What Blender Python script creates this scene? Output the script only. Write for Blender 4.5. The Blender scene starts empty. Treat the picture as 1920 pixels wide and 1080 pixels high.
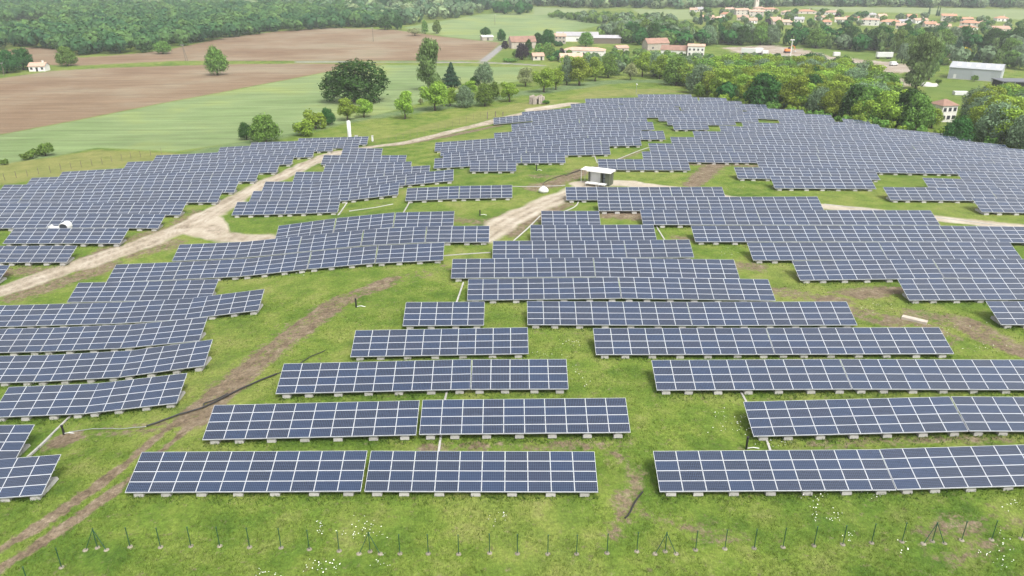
import bpy, math, random
import numpy as np
from mathutils import Matrix, Vector

# ------------------------------------------------------------------ camera, sky, sun, exposure
sc = bpy.context.scene
COL = sc.collection
FPX = 1400.0; PITCH_CAM = math.radians(23.5); CAMZ = 41.0
cam_d = bpy.data.cameras.new('camera'); cam = bpy.data.objects.new('camera', cam_d); COL.objects.link(cam)
cam_d.sensor_width = 36.0; cam_d.lens = FPX * 36.0 / 1920.0
cam_d.clip_start = 0.5; cam_d.clip_end = 9000.0
cam.location = (0, 0, CAMZ); cam.rotation_euler = (math.radians(90) - PITCH_CAM, 0, 0)
sc.camera = cam
SUN_EL, SUN_AZ = math.radians(55), math.radians(150)      # azimuth clockwise from +Y
w = bpy.data.worlds.new('World'); sc.world = w; w.use_nodes = True
wn, wl = w.node_tree.nodes, w.node_tree.links
bg = wn['Background']
sky = wn.new('ShaderNodeTexSky'); sky.sky_type = 'NISHITA'; sky.sun_disc = False
sky.sun_elevation = SUN_EL; sky.sun_rotation = SUN_AZ; sky.dust_density = 4.0; sky.air_density = 1.0
hs = wn.new('ShaderNodeHueSaturation'); hs.inputs['Saturation'].default_value = 0.14   # thin white overcast
wl.new(sky.outputs[0], hs.inputs['Color']); wl.new(hs.outputs[0], bg.inputs[0])
bg.inputs[1].default_value = 0.15
sd = bpy.data.lights.new('sun', 'SUN'); sun = bpy.data.objects.new('sun', sd); COL.objects.link(sun)
sd.energy = 1.4; sd.angle = math.radians(14); sd.color = (1.0, 0.96, 0.9)
d = Vector((math.sin(SUN_AZ) * math.cos(SUN_EL), math.cos(SUN_AZ) * math.cos(SUN_EL), math.sin(SUN_EL)))
sun.rotation_euler = d.to_track_quat('Z', 'Y').to_euler(); sun.location = d * 300
sc.view_settings.view_transform = 'Standard'; sc.view_settings.look = 'None'
sc.view_settings.exposure = 1.02; sc.view_settings.gamma = 1.0
sc.cycles.max_bounces = 6; sc.cycles.diffuse_bounces = 2; sc.cycles.glossy_bounces = 2
sc.cycles.transmission_bounces = 2; sc.cycles.transparent_max_bounces = 4; sc.cycles.volume_bounces = 0
sc.cycles.use_adaptive_sampling = True
try: sc.cycles.use_denoising = True
except Exception: pass

rng = np.random.default_rng(7); random.seed(7)

# ------------------------------------------------------------------ small helpers
def tag(o, label=None, cat=None, group=None, kind=None):
    if label: o['label'] = label
    if cat: o['category'] = cat
    if group: o['group'] = group
    if kind: o['kind'] = kind
    return o
def empty(name, loc=(0, 0, 0), rz=0.0):
    o = bpy.data.objects.new(name, None); COL.objects.link(o)
    o.location = loc; o.rotation_euler = (0, 0, rz); o.empty_display_size = 0.3
    return o
def link(name, me, parent=None):
    o = bpy.data.objects.new(name, me); COL.objects.link(o)
    if parent: o.parent = parent
    return o
def np_mesh(name, V, Q, mats, mi=None, uv=None, smooth=False):
    """V (n,3), Q (m,3|4) int"""
    V = np.asarray(V, np.float32); Q = np.asarray(Q, np.int32)
    me = bpy.data.meshes.new(name); k = Q.shape[1]; m = len(Q)
    me.vertices.add(len(V)); me.vertices.foreach_set('co', V.ravel())
    me.loops.add(m * k); me.loops.foreach_set('vertex_index', Q.ravel())
    me.polygons.add(m); me.polygons.foreach_set('loop_start', np.arange(0, m * k, k, dtype=np.int32))
    for mt in mats: me.materials.append(mt)
    if mi is not None: me.polygons.foreach_set('material_index', np.asarray(mi, np.int32))
    if uv is not None:
        me.uv_layers.new(name='UVMap').data.foreach_set('uv', np.asarray(uv, np.float32).ravel())
    me.update(calc_edges=True)
    me.polygons.foreach_set('use_smooth', np.full(m, smooth))
    return me
class MB:
    """mesh builder: quads with material index and uv"""
    def __init__(s): s.v = []; s.f = []; s.m = []
    def quad(s, a, b, c, d_, m=0):
        n = len(s.v); s.v += [a, b, c, d_]; s.f.append((n, n + 1, n + 2, n + 3)); s.m.append(m)
    def tri(s, a, b, c, m=0):
        n = len(s.v); s.v += [a, b, c]; s.f.append((n, n + 1, n + 2)); s.m.append(m)
    def hexa(s, p, m=0):
        n = len(s.v); s.v += [tuple(q) for q in p]
        for q in ((3, 2, 1, 0), (4, 5, 6, 7), (0, 1, 5, 4), (1, 2, 6, 5), (2, 3, 7, 6), (3, 0, 4, 7)):
            s.f.append(tuple(n + i for i in q)); s.m.append(m)
    def box(s, x0, x1, y0, y1, z0, z1, m=0, top=0.0):
        t = top
        s.hexa([(x0, y0, z0), (x1, y0, z0), (x1, y1, z0), (x0, y1, z0),
                (x0 + t, y0 + t, z1), (x1 - t, y0 + t, z1), (x1 - t, y1 - t, z1), (x0 + t, y1 - t, z1)], m)
    def tube(s, pts, r, n=6, m=0, cap=True):
        pts = [Vector(p) for p in pts]; rr = r if isinstance(r, (list, tuple)) else [r] * len(pts)
        base = len(s.v)
        for i, p in enumerate(pts):
            t = (pts[min(i + 1, len(pts) - 1)] - pts[max(i - 1, 0)]).normalized()
            a = t.orthogonal().normalized() if i == 0 else (a - t * a.dot(t)).normalized()
            b = t.cross(a)
            for j in range(n):
                q = p + (a * math.cos(2 * math.pi * j / n) + b * math.sin(2 * math.pi * j / n)) * rr[i]
                s.v.append(tuple(q))
        for i in range(len(pts) - 1):
            for j in range(n):
                s.f.append((base + i * n + j, base + i * n + (j + 1) % n, base + (i + 1) * n + (j + 1) % n, base + (i + 1) * n + j)); s.m.append(m)
        if cap:
            s.f.append(tuple(base + j for j in range(n))[::-1]); s.m.append(m)
            s.f.append(tuple(base + (len(pts) - 1) * n + j for j in range(n))); s.m.append(m)
    def lathe(s, prof, n=16, m=0):
        base = len(s.v)
        for r, z in prof:
            for j in range(n): s.v.append((r * math.cos(2 * math.pi * j / n), r * math.sin(2 * math.pi * j / n), z))
        for i in range(len(prof) - 1):
            for j in range(n):
                s.f.append((base + i * n + j, base + i * n + (j + 1) % n, base + (i + 1) * n + (j + 1) % n, base + (i + 1) * n + j)); s.m.append(m)
        s.f.append(tuple(base + (len(prof) - 1) * n + j for j in range(n))); s.m.append(m)
    def mesh(s, name, mats, smooth=False):
        me = bpy.data.meshes.new(name); me.from_pydata(s.v, [], s.f)
        mats = mats if isinstance(mats, (list, tuple)) else [mats]
        for mt in mats: me.materials.append(mt)
        me.polygons.foreach_set('material_index', np.asarray(s.m, np.int32))
        me.polygons.foreach_set('use_smooth', np.full(len(s.f), smooth))
        me.update(); return me
    def build(s, name, mats, parent=None, smooth=False):
        return link(name, s.mesh(name, mats, smooth), parent)

# ------------------------------------------------------------------ materials
def N(nt, t, **kw):
    n = nt.nodes.new(t)
    for k, v in kw.items():
        if k.startswith('i_'): n.inputs[k[2:].replace('_', ' ')].default_value = v
        else: setattr(n, k, v)
    return n
def mat(name, col, rough=0.8, metal=0.0, var=0.0, vscale=1.0, bump=0.0, spec=None):
    m = bpy.data.materials.new(name); m.use_nodes = True; nt = m.node_tree; b = nt.nodes['Principled BSDF']
    b.inputs['Base Color'].default_value = (*col, 1); b.inputs['Roughness'].default_value = rough; b.inputs['Metallic'].default_value = metal
    if spec is not None: b.inputs['Specular IOR Level'].default_value = spec
    if var or bump:
        tc = N(nt, 'ShaderNodeTexCoord'); no = N(nt, 'ShaderNodeTexNoise'); no.inputs['Scale'].default_value = vscale; no.inputs['Detail'].default_value = 6
        no.inputs['Roughness'].default_value = 0.65
        nt.links.new(tc.outputs['Object'], no.inputs['Vector'])
        if var:
            oi = N(nt, 'ShaderNodeObjectInfo'); ad = N(nt, 'ShaderNodeMath', operation='ADD'); 
            mul = N(nt, 'ShaderNodeMath', operation='MULTIPLY'); mul.inputs[1].default_value = 0.35
            nt.links.new(oi.outputs['Random'], mul.inputs[0]); nt.links.new(no.outputs['Fac'], ad.inputs[0]); nt.links.new(mul.outputs[0], ad.inputs[1])
            mr = N(nt, 'ShaderNodeMapRange'); mr.inputs['From Min'].default_value = 0.4; mr.inputs['From Max'].default_value = 0.95
            mr.inputs['To Min'].default_value = 1 - var; mr.inputs['To Max'].default_value = 1 + var
            nt.links.new(ad.outputs[0], mr.inputs['Value'])
            mx = N(nt, 'ShaderNodeVectorMath', operation='SCALE'); mx.inputs[0].default_value = col
            nt.links.new(mr.outputs[0], mx.inputs['Scale']); nt.links.new(mx.outputs[0], b.inputs['Base Color'])
        if bump:
            bp = N(nt, 'ShaderNodeBump'); bp.inputs['Strength'].default_value = bump
            nt.links.new(no.outputs['Fac'], bp.inputs['Height']); nt.links.new(bp.outputs[0], b.inputs['Normal'])
    return m
M_ALU = mat('aluminium_frame', (0.48, 0.495, 0.52), 0.45, 0.0, 0.06, 3)
M_STEEL = mat('galvanised_steel', (0.42, 0.43, 0.44), 0.5, 0.6, 0.1, 2)
M_CONC = mat('pale_concrete', (0.37, 0.36, 0.335), 0.9, 0, 0.2, 2.5, 0.2)
M_WHITE = mat('white_paint', (0.62, 0.62, 0.60), 0.5, 0, 0.06, 2)
M_DARK = mat('dark_opening', (0.02, 0.022, 0.025), 0.5)
M_BLACK = mat('black_plastic', (0.015, 0.015, 0.016), 0.5)
M_GREENP = mat('green_post_paint', (0.012, 0.06, 0.03), 0.5)
M_OLIVE = mat('olive_green_steel', (0.075, 0.085, 0.055), 0.6, 0, 0.15, 2)
M_TILE = mat('terracotta_tiles', (0.40, 0.205, 0.13), 0.9, 0, 0.3, 0.5, 0.2)
M_TILE2 = mat('pale_pink_tiles', (0.45, 0.29, 0.215), 0.9, 0, 0.25, 0.6, 0.2)
M_TILE3 = mat('weathered_brown_tiles', (0.25, 0.15, 0.11), 0.9, 0, 0.35, 0.4, 0.2)
M_SLATE = mat('grey_sheet_roof', (0.33, 0.32, 0.33), 0.7, 0, 0.2, 0.3)
M_RENDER = mat('cream_render', (0.54, 0.49, 0.42), 0.9, 0, 0.12, 0.8)
M_RWHITE = mat('white_render', (0.68, 0.66, 0.62), 0.9, 0, 0.08, 0.6)
M_STONEW = mat('old_stone_wall', (0.42, 0.37, 0.31), 0.95, 0, 0.3, 1.2, 0.3)
M_SHED = mat('grey_ribbed_cladding', (0.36, 0.385, 0.41), 0.5, 0.1, 0.05, 0.5)
M_SHEDR = mat('light_grey_sheet_roof', (0.36, 0.375, 0.39), 0.5, 0.1, 0.06, 0.4)
M_WOOD = mat('grey_pole_wood', (0.14, 0.115, 0.09), 0.9, 0, 0.2, 3)
M_BARK = mat('bark', (0.085, 0.065, 0.05), 0.95, 0, 0.3, 4)
M_ORANGE = mat('orange_paint', (0.7, 0.22, 0.05), 0.5)
M_GLASSW = mat('window_dark', (0.04, 0.045, 0.055), 0.2)
M_RUBBER = mat('tyre_rubber', (0.02, 0.02, 0.02), 0.9)
M_RUIN = mat('ruin_stone', (0.3, 0.26, 0.22), 0.95, 0, 0.4, 1.5, 0.5)

def panel_mat():
    m = bpy.data.materials.new('solar_cells'); m.use_nodes = True; nt = m.node_tree; L = nt.links; b = nt.nodes['Principled BSDF']
    uv = N(nt, 'ShaderNodeUVMap'); sp = N(nt, 'ShaderNodeSeparateXYZ'); L.new(uv.outputs[0], sp.inputs[0])
    lines = []
    for ax, cnt, wd in (('X', 12, 0.05), ('Y', 6, 0.05)):
        mu = N(nt, 'ShaderNodeMath', operation='MULTIPLY'); mu.inputs[1].default_value = cnt; L.new(sp.outputs[ax], mu.inputs[0])
        fr = N(nt, 'ShaderNodeMath', operation='FRACT'); L.new(mu.outputs[0], fr.inputs[0])
        su = N(nt, 'ShaderNodeMath', operation='SUBTRACT'); su.inputs[1].default_value = 0.5; L.new(fr.outputs[0], su.inputs[0])
        ab = N(nt, 'ShaderNodeMath', operation='ABSOLUTE'); L.new(su.outputs[0], ab.inputs[0])
        gt = N(nt, 'ShaderNodeMath', operation='GREATER_THAN'); gt.inputs[1].default_value = 0.5 - wd; L.new(ab.outputs[0], gt.inputs[0])
        lines.append(gt)
    mxl = N(nt, 'ShaderNodeMath', operation='MAXIMUM'); L.new(lines[0].outputs[0], mxl.inputs[0]); L.new(lines[1].outputs[0], mxl.inputs[1])
    geo = N(nt, 'ShaderNodeNewGeometry'); oi = N(nt, 'ShaderNodeObjectInfo')
    ad = N(nt, 'ShaderNodeMath', operation='ADD'); L.new(geo.outputs['Random Per Island'], ad.inputs[0]); L.new(oi.outputs['Random'], ad.inputs[1])
    fr = N(nt, 'ShaderNodeMath', operation='FRACT'); L.new(ad.outputs[0], fr.inputs[0])
    ramp = N(nt, 'ShaderNodeValToRGB'); L.new(fr.outputs[0], ramp.inputs[0])
    e = ramp.color_ramp.elements; e[0].position = 0; e[0].color = (0.008, 0.018, 0.044, 1); e[1].position = 1; e[1].color = (0.013, 0.019, 0.040, 1)
    for p, c in ((0.3, (0.009, 0.022, 0.056, 1)), (0.6, (0.012, 0.018, 0.035, 1)), (0.85, (0.007, 0.014, 0.033, 1))):
        q = e.new(p); q.color = c
    no = N(nt, 'ShaderNodeTexNoise'); no.inputs['Scale'].default_value = 1.3; no.inputs['Detail'].default_value = 5
    tc = N(nt, 'ShaderNodeTexCoord'); L.new(tc.outputs['Object'], no.inputs['Vector'])
    mr = N(nt, 'ShaderNodeMapRange'); mr.inputs['To Min'].default_value = 0.75; mr.inputs['To Max'].default_value = 1.25; L.new(no.outputs['Fac'], mr.inputs['Value'])
    sc_ = N(nt, 'ShaderNodeVectorMath', operation='SCALE'); L.new(ramp.outputs[0], sc_.inputs[0]); L.new(mr.outputs[0], sc_.inputs['Scale'])
    mix = N(nt, 'ShaderNodeMix', data_type='RGBA'); L.new(mxl.outputs[0], mix.inputs[0]); L.new(sc_.outputs[0], mix.inputs[6]); mix.inputs[7].default_value = (0.085, 0.11, 0.17, 1)
    L.new(mix.outputs[2], b.inputs['Base Color']); b.inputs['Roughness'].default_value = 0.13; b.inputs['IOR'].default_value = 1.36
    b.inputs['Sheen Weight'].default_value = 0.15; b.inputs['Sheen Roughness'].default_value = 0.35; b.inputs['Sheen Tint'].default_value = (.85, .9, 1, 1)   # added sheen: pales the glass at flat angles, imitating reflected sky
    lw = N(nt, 'ShaderNodeLayerWeight'); lw.inputs['Blend'].default_value = 0.5                   # anti-reflex glass: mirrors little face on, much at a flat angle
    pw = N(nt, 'ShaderNodeMath', operation='POWER'); pw.inputs[1].default_value = 1.35; L.new(lw.outputs['Facing'], pw.inputs[0])
    fm = N(nt, 'ShaderNodeMath', operation='MULTIPLY'); fm.inputs[1].default_value = 0.34; L.new(pw.outputs[0], fm.inputs[0])
    gl = N(nt, 'ShaderNodeBsdfGlossy'); gl.inputs['Roughness'].default_value = 0.14; gl.inputs['Color'].default_value = (.93, .97, 1, 1)
    ms = N(nt, 'ShaderNodeMixShader'); L.new(fm.outputs[0], ms.inputs[0]); L.new(b.outputs[0], ms.inputs[1]); L.new(gl.outputs[0], ms.inputs[2]); L.new(ms.outputs[0], nt.nodes['Material Output'].inputs[0])
    return m
M_CELL = panel_mat()

def leaf_mat(name, col, hue=0.02, var=0.55, trans=0.45, col2=None):
    m = bpy.data.materials.new(name); m.use_nodes = True; nt = m.node_tree; L = nt.links
    nt.nodes.remove(nt.nodes['Principled BSDF']); out = nt.nodes['Material Output']
    geo = N(nt, 'ShaderNodeNewGeometry'); oi = N(nt, 'ShaderNodeObjectInfo')
    hsv = N(nt, 'ShaderNodeHueSaturation'); hsv.inputs['Color'].default_value = (*col, 1)
    if col2:                                                              # every tree of the mass has its own green
        at = N(nt, 'ShaderNodeAttribute'); at.attribute_name = 'tree_green'; mc = N(nt, 'ShaderNodeMix', data_type='RGBA')
        mc.inputs[6].default_value = (*col, 1); mc.inputs[7].default_value = (*col2, 1); L.new(at.outputs['Fac'], mc.inputs[0]); L.new(mc.outputs[2], hsv.inputs['Color'])
    mr = N(nt, 'ShaderNodeMapRange'); mr.inputs['To Min'].default_value = 1 - var; mr.inputs['To Max'].default_value = 1 + var; L.new(geo.outputs['Random Per Island'], mr.inputs['Value'])
    mo = N(nt, 'ShaderNodeMapRange'); mo.inputs['To Min'].default_value = 0.8; mo.inputs['To Max'].default_value = 1.2; L.new(oi.outputs['Random'], mo.inputs['Value'])
    mm = N(nt, 'ShaderNodeMath', operation='MULTIPLY'); L.new(mr.outputs[0], mm.inputs[0]); L.new(mo.outputs[0], mm.inputs[1]); L.new(mm.outputs[0], hsv.inputs['Value'])
    mh = N(nt, 'ShaderNodeMapRange'); mh.inputs['To Min'].default_value = 0.5 - hue; mh.inputs['To Max'].default_value = 0.5 + hue; L.new(oi.outputs['Random'], mh.inputs['Value']); L.new(mh.outputs[0], hsv.inputs['Hue'])
    df = N(nt, 'ShaderNodeBsdfDiffuse'); tr = N(nt, 'ShaderNodeBsdfTranslucent'); mx = N(nt, 'ShaderNodeMixShader'); mx.inputs[0].default_value = trans
    L.new(hsv.outputs[0], df.inputs[0]); L.new(hsv.outputs[0], tr.inputs[0]); L.new(df.outputs[0], mx.inputs[1]); L.new(tr.outputs[0], mx.inputs[2]); L.new(mx.outputs[0], out.inputs[0])
    return m
LEAF = {
 'oak': leaf_mat('leaf_dark_oak', (0.045, 0.112, 0.030), 0.02, 0.45, 0.25),
 'robinia': leaf_mat('leaf_yellow_green', (0.245, 0.345, 0.055), 0.018),
 'mid': leaf_mat('leaf_mid_green', (0.155, 0.26, 0.058), 0.018),
 'willow': leaf_mat('leaf_grey_green', (0.185, 0.265, 0.150), 0.01),
 'poplar': leaf_mat('leaf_poplar', (0.165, 0.25, 0.085), 0.01),
 'conifer': leaf_mat('leaf_blue_conifer', (0.055, 0.12, 0.068), 0.01),
 'blossom': leaf_mat('leaf_cream_blossom', (0.29, 0.32, 0.15), 0.01),
 'purple': leaf_mat('leaf_purple', (0.06, 0.045, 0.055), 0.01),
 'yellow': leaf_mat('leaf_yellow', (0.50, 0.42, 0.04), 0.005),
 'forest': leaf_mat('leaf_forest', (0.040, 0.105, 0.045), 0.0, 0.3, .3, (0.115, 0.205, 0.060)),
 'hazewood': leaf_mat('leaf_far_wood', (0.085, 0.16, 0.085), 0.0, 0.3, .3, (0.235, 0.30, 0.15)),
 'mass_mid': leaf_mat('leaf_mass_green', (0.085, 0.17, 0.05), 0.0, 0.4, .4, (0.20, 0.31, 0.075)),
}

# ------------------------------------------------------------------ the survey: top edge of every panel row, with its row number
TILT = math.radians(20); SLOPE = 4.05; HB = 0.55; CPITCH = 1.985
CP, SP = math.cos(PITCH_CAM), math.sin(PITCH_CAM)
def yrow(k): return 51.1 + 7.48 * k if k <= 11 else 51.1 + 7.48 * 11 + 8.1 * (k - 11)
def ray(px, py):
    u = (np.asarray(px, float) - 960) / FPX; v = (np.asarray(py, float) - 540) / FPX
    return np.stack([u, CP - v * SP, -SP - v * CP], -1)
# (block, row k, top edge polyline in photo pixels, optional flag)
ROWS = [
('C',0,'266,848 477,845.7 690,845.5'),('C',0,'695,845.7 1115,847'),
('R',0,'1224,846 1480,845 1641,843 1854,835 1920,831'),
('C',1,'402.5,760 517.5,757.5 680,753.7 788.5,750.8'),('C',1,'792.5,750.5 945,747.5 1136,746.7 1174,746'),
('R',1,'1394,753.7 1540,750 1777.5,744 1920,743.7'),
('C',2,'532.8,682.5 676.6,678 818.7,675 957.8,673.7 1062.5,673.7'),
('R',2,'1221,675.7 1572.5,673.7 1920,675'),
('C',3,'667,620 764,617.5 862.5,615.3 990.6,614.4'),
('R',3,'1111.5,615.7 1437.6,615.2 1761,614'),
('C',4,'761,567 909.4,566'),('R',4,'987.5,565 1288.7,566.6 1587.5,565.7'),('E',4,'1847,565 1920,565'),
('R',5,'878,523.7 1072,520.6 1159,520 1440,524'),('E',5,'1682,523.7 1767.7,522 1920,521.7'),
('R',6,'848.4,486 1037.5,483 1111.5,483.4 1375.7,487'),('E',6,'1485,489.4 1590,489 1669,487.7 1749,485.7 1920,485.5'),
('R',7,'924,452 1095,451.5 1293,449.4'),('E',7,'1400,455 1523,455 1621.6,454.7 1744.7,453.5 1920,454.4'),
('R',8,'994,422 1225.5,421.6'),('E',8,'1295,423.4 1528.6,423 1760,423.4 1920,426'),
('R',9,'1014,395.5 1123,396'),('E',9,'1199.5,393.4 1420,393.8 1744.7,394.5'),
('E',10,'1119,369.5 1348,369.4 1532.5,368.7'),('E',11,'1059.6,351 1354,350.7'),
('L',0,'0,861 120,852'),('L',1,'0,797.5 66.7,796.5'),
('L',2,'0,726.7 46,725 81.6,724 116.7,722.5 152,721 185.6,718.8 221,715.5 255,712.6 289.7,708 323.4,703.4 357,699'),
('L',3,'0,668 56,666.8 121,665 186,661.5 216.6,660 247.5,657 280,654 311,649.5 342,645.8 374,640.5 405,636'),
('L',4,'0,617 65,615.6 125,614 216.6,610 246,608.6 275.6,606.6 306.6,603.5 334.7,600.7 364,597.3 393.7,594.5'),
('L',5,'0,573.4 81.6,571 138,569 195.5,568 253,566 308,563.6 336,561.5 363,558.8 389.5,555.7 417.7,552 446,548.3 474,544.9 500.6,542'),
('L',6,'147.7,530.4 253,528.4 305,527 360,525 412,523.4'),
('L',7,'218.5,496.3 315,492.5 411,488 463,485 515,480 567,474 640,466 680,462.5 762,458 835,455'),
('L',8,'337.8,459 400,456 455.6,453.7 498,450.5 544,445.5 589,440.5 640,435.5 662,433 710,428.5 758,426 804,424.6 918.5,423.7'),
('L',9,'525,423.7 568,417.5 611.7,411.7 655,406.7 698,401.7 743,398.7 810,397 853,396'),
('M',11.4,'764,353.3 802.5,351 862.5,349 961,347'),
('M',11,'445,379 540,377 640,373.6'),
('M',12,'475,358.3 548,359.2 586,358 621.6,356 659.5,353 696.7,348.9 752,341.7'),
('M',13,'497.6,340.5 570,341.3 605,340.6 640.5,338.2 676,335.3 712.7,332 748,328 783,324 853,317.5'),
('M',14,'555,322.3 606,323 674,320.5 708,316.8 741.7,313.8 775,311.7 808,310'),
('M',15,'611,306 644,307 676,307 709,305.5 773,303'),
('M',16,'607,291 672,291.5 717,292 763,291'),('M',17,'643,277.5 718,278.5'),
('A',7,'0,498 19,497.7'),('A',8,'0,461.5 145.7,461'),('A',9,'0,428.5 242.7,428'),('A',10,'0,402 143,401 227,401 311,402'),
('A',11,'0,381 12,381 113,382 232,379.8 351,378.6'),
('A',12,'0,362 42,362 80,362.5 137,362 231,359.5 330,357.5 418.7,356.5'),
('A',13,'0,347 52,346 143,345 233,342.5 341,341 449,339.5'),
('A',14,'60,333.7 145,330.5 231,327 316,324.4 385,322 487.8,320'),
('A',15,'118,322.5 228,316 280,313 362,308.6 445,306 526,304.6'),
('A',16,'240,304 288,302 350,299.4 414,295.8 457,293.8 553.6,290'),
('A',17,'293.7,291.5 353,289 412,285.6 500,281 592,277.3'),
('A',18,'413.5,276.5 500,271.5 560,269.5 628,266.5'),('A',19,'472,267.5 560,264.5 676,261.5'),('A',20,'560.7,259.5 692,256'),
('H',14,'882,301.5 968,301'),
('H',15,'815.6,297.5 865,293 930,288.5 990,287 1059,286.5'),
('H',16,'832,287 893,283 955,277.5 1018,274 1065,272.5 1142.5,271.9'),
('H',17,'827.5,275.6 887,272 946,267.5 1006,263.8 1065.6,260.2 1125,257.4 1200,256'),
('H',18,'817,267.5 873.7,263.5 930.6,259 986.9,255.7 1029,252 1072,249 1115,246.6 1187,245.3 1244,245.6'),
('H',19,'927,249.4 980,246.2 1035,242.5 1062,240.3 1090,238.7 1130,237 1201,236'),
('H',20,'962,239 1000,236 1037.5,233.2 1090,231 1144,229.2 1223.7,228.7'),
('H',21,'959.4,233 1000,228.5 1033.7,225.6 1060,223.4 1086,222 1125,221 1212.5,220.6'),
('H',23,'998.4,219 1021,216.3 1045,213.6 1068.7,211.3 1105,209.2 1175,208'),
('H',24,'925.8,220.5 959,219 981.6,217 1014.8,213.4 1037,210.6 1071.5,207.2 1110,205 1163,204'),
('H',25,'979,210 1022,207 1044,205.3 1066,203.3 1090,200.8 1125,197.8 1160,196.2'),
('H',26,'1070,195 1097,192 1160,189.5'),
('B',28,'1195,177 1296,177'),
('B',27,'1097,185.5 1125,184.2 1160,183.4 1220,182.4 1300,182.4 1354.7,184'),
('B',26,'1160,189.5 1254,188.2 1320,188.4 1389.4,190'),
('B',25,'1160,196.2 1254,194.6 1330,194.5 1385,195.2 1418,195.9'),
('B',24,'1163,204 1208,202.2 1254,201.2 1300,200.8 1368,201.4 1413,202.8 1492,206.6'),
('B',23,'1175,208 1241,207.5 1300,207.5 1371,208.2 1417,209.8 1465,212 1489,212.9 1525,214.4 1557.5,215.8'),
('B',22,'1231.5,213.6 1292,213.4 1329,213.9 1378,214.9 1417,216'),('B',22,'1458,218 1525,220.5 1561,222.3 1613.7,227'),
('B',21,'1248,220.4 1300,220.2 1337,220.4 1375,221'),('B',21,'1458,224 1500,225.3 1546.7,227.3 1571,228.6 1596,229.8 1646,233.5'),
('B',20,'1259.4,228.6 1325,228.6'),('B',20,'1389.4,228.5 1414.7,230 1441,231.4 1493,232.7 1545,234.2 1598,236.4 1650,239.2 1688,242.6 1713,245.8 1738.7,248.3 1776.7,251.4'),
('B',19,'1347,235.6 1373,236.6 1400,237.8 1441,239.4 1468,240.6 1530,241.6 1560,242 1603,243 1631,244 1657,245.6 1697.5,248.6 1740,252.3 1779,255.5 1816.4,259'),
('B',18,'1298,246 1340.6,246.5 1384,247 1426,247.9 1469,249.3 1496.6,250.6 1549,252 1592,253 1634,253.9 1690,255.7 1740,258.2 1775,261 1804,264 1845,268 1884,272'),
('B',17,'1256,257 1300,257.3 1390,258.5 1420,259 1477.5,259.7 1521,260.8 1567,262.4 1596,264 1640,265.8 1685,267 1740,267.8 1787,269.8 1817,272.4 1873,276.8 1890,278.8 1920,282'),
('B',16,'1215,268.7 1275.6,269.4 1354,270.7 1415.6,271.9 1492.5,273.1 1554,273.9 1585.6,274.6 1650,277 1724,280.2 1770.6,282 1832,284.4 1894,288 1920,290'),
('B',15,'1202.5,284.4 1250.6,284.5 1331,286 1397,286.4 1444,287 1509,287.2 1540.6,287.3 1590,288 1687,290.8 1735,292.2 1767,293 1815,294.3 1864,295.6 1912.5,297 1920,297.3'),
('B',14,'1120,298.5 1203.7,298.8 1289,299.4'),('B',14,'1416,298.3 1540,301.5 1567,302.4 1600,303.3 1669,304.5 1717.5,305.1 1751,306 1785,306.6 1836,307.6 1885,308.2 1920,308.8'),
('B',13,'1375.6,313.7 1446,314.6 1535,315.6 1638,316.2'),('B',13,'1791,320.6 1844,322.5 1879,323.7 1920,325'),
('B',12,'1443,330.6 1535,331.1 1630,331.8'),('B',12,'1728,333.7 1783,334.8 1857.5,337.9 1920,340'),
('B',11,'1654.7,351 1771,352 1849,352.5 1920,353'),('B',10,'1821,371.9 1920,372.5'),
]

SEG = []
CT = []
for b_, k_, s_ in ROWS:
    q = np.array([[float(t) for t in p.split(',')] for p in s_.split()])
    r = ray(q[:, 0], q[:, 1]); Y = yrow(k_) + SLOPE * math.cos(TILT)
    P3 = r * (Y / r[:, 1])[:, None]; P3[:, 2] += CAMZ
    P3[:, 2] -= SLOPE * math.sin(TILT) + HB          # ground height under the row
    SEG.append((b_, k_, P3, q[0, 0] <= 0, q[-1, 0] >= 1919))
    n_ = 0
    for x_ in np.linspace(P3[0, 0], P3[-1, 0], max(2, int((P3[-1, 0] - P3[0, 0]) / 5) + 1)):
        CT.append((x_, Y - 1.9, float(np.interp(x_, P3[:, 0], P3[:, 2]))))
CT = np.array(CT)
far = []
for R_, zf in ((345, -10.0), (430, -12), (540, -12.5), (720, -12.5), (1000, -12), (1500, -10), (2300, -8), (4200, -5)):
    for a_ in range(-70, 71, 10):
        far.append((R_ * math.sin(math.radians(a_)), 20 + R_ * math.cos(math.radians(a_)), zf))
far += [(-190, 160, -6.5), (-210, 230, -9), (-160, 235, -8.2), (-110, 280, -9), (190, 120, -2.5), (200, 200, -8), (170, 250, -8.5), (0, 36, -0.9), (-60, 36, -1.6), (60, 36, -0.2),
        (-90, 60, -3.5), (-40, 300, -7.5), (30, 310, -6.5), (90, 310, -8), (0, -40, -1), (-150, 0, -4), (150, 0, 0), (110, 60, -0.3)]
CT = np.concatenate([CT, np.array(far)])
def _k(A, B): return -np.sqrt(((A[:, None, :] - B[None]) ** 2).sum(-1) + 9.0)
_n = len(CT); _A = np.zeros((_n + 1, _n + 1)); _A[:_n, :_n] = _k(CT[:, :2], CT[:, :2]) + np.eye(_n) * 2.5; _A[:_n, _n] = 1; _A[_n, :_n] = 1
_W = np.linalg.solve(_A, np.concatenate([CT[:, 2], [0]]))
def terrain(x, y):
    x = np.asarray(x, float); y = np.asarray(y, float); sh = x.shape
    P = np.stack([x.ravel(), y.ravel()], -1); out = np.empty(len(P))
    for i in range(0, len(P), 8000):
        out[i:i + 8000] = _k(P[i:i + 8000], CT[:, :2]) @ _W[:_n] + _W[_n]
    return out.reshape(sh)
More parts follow.
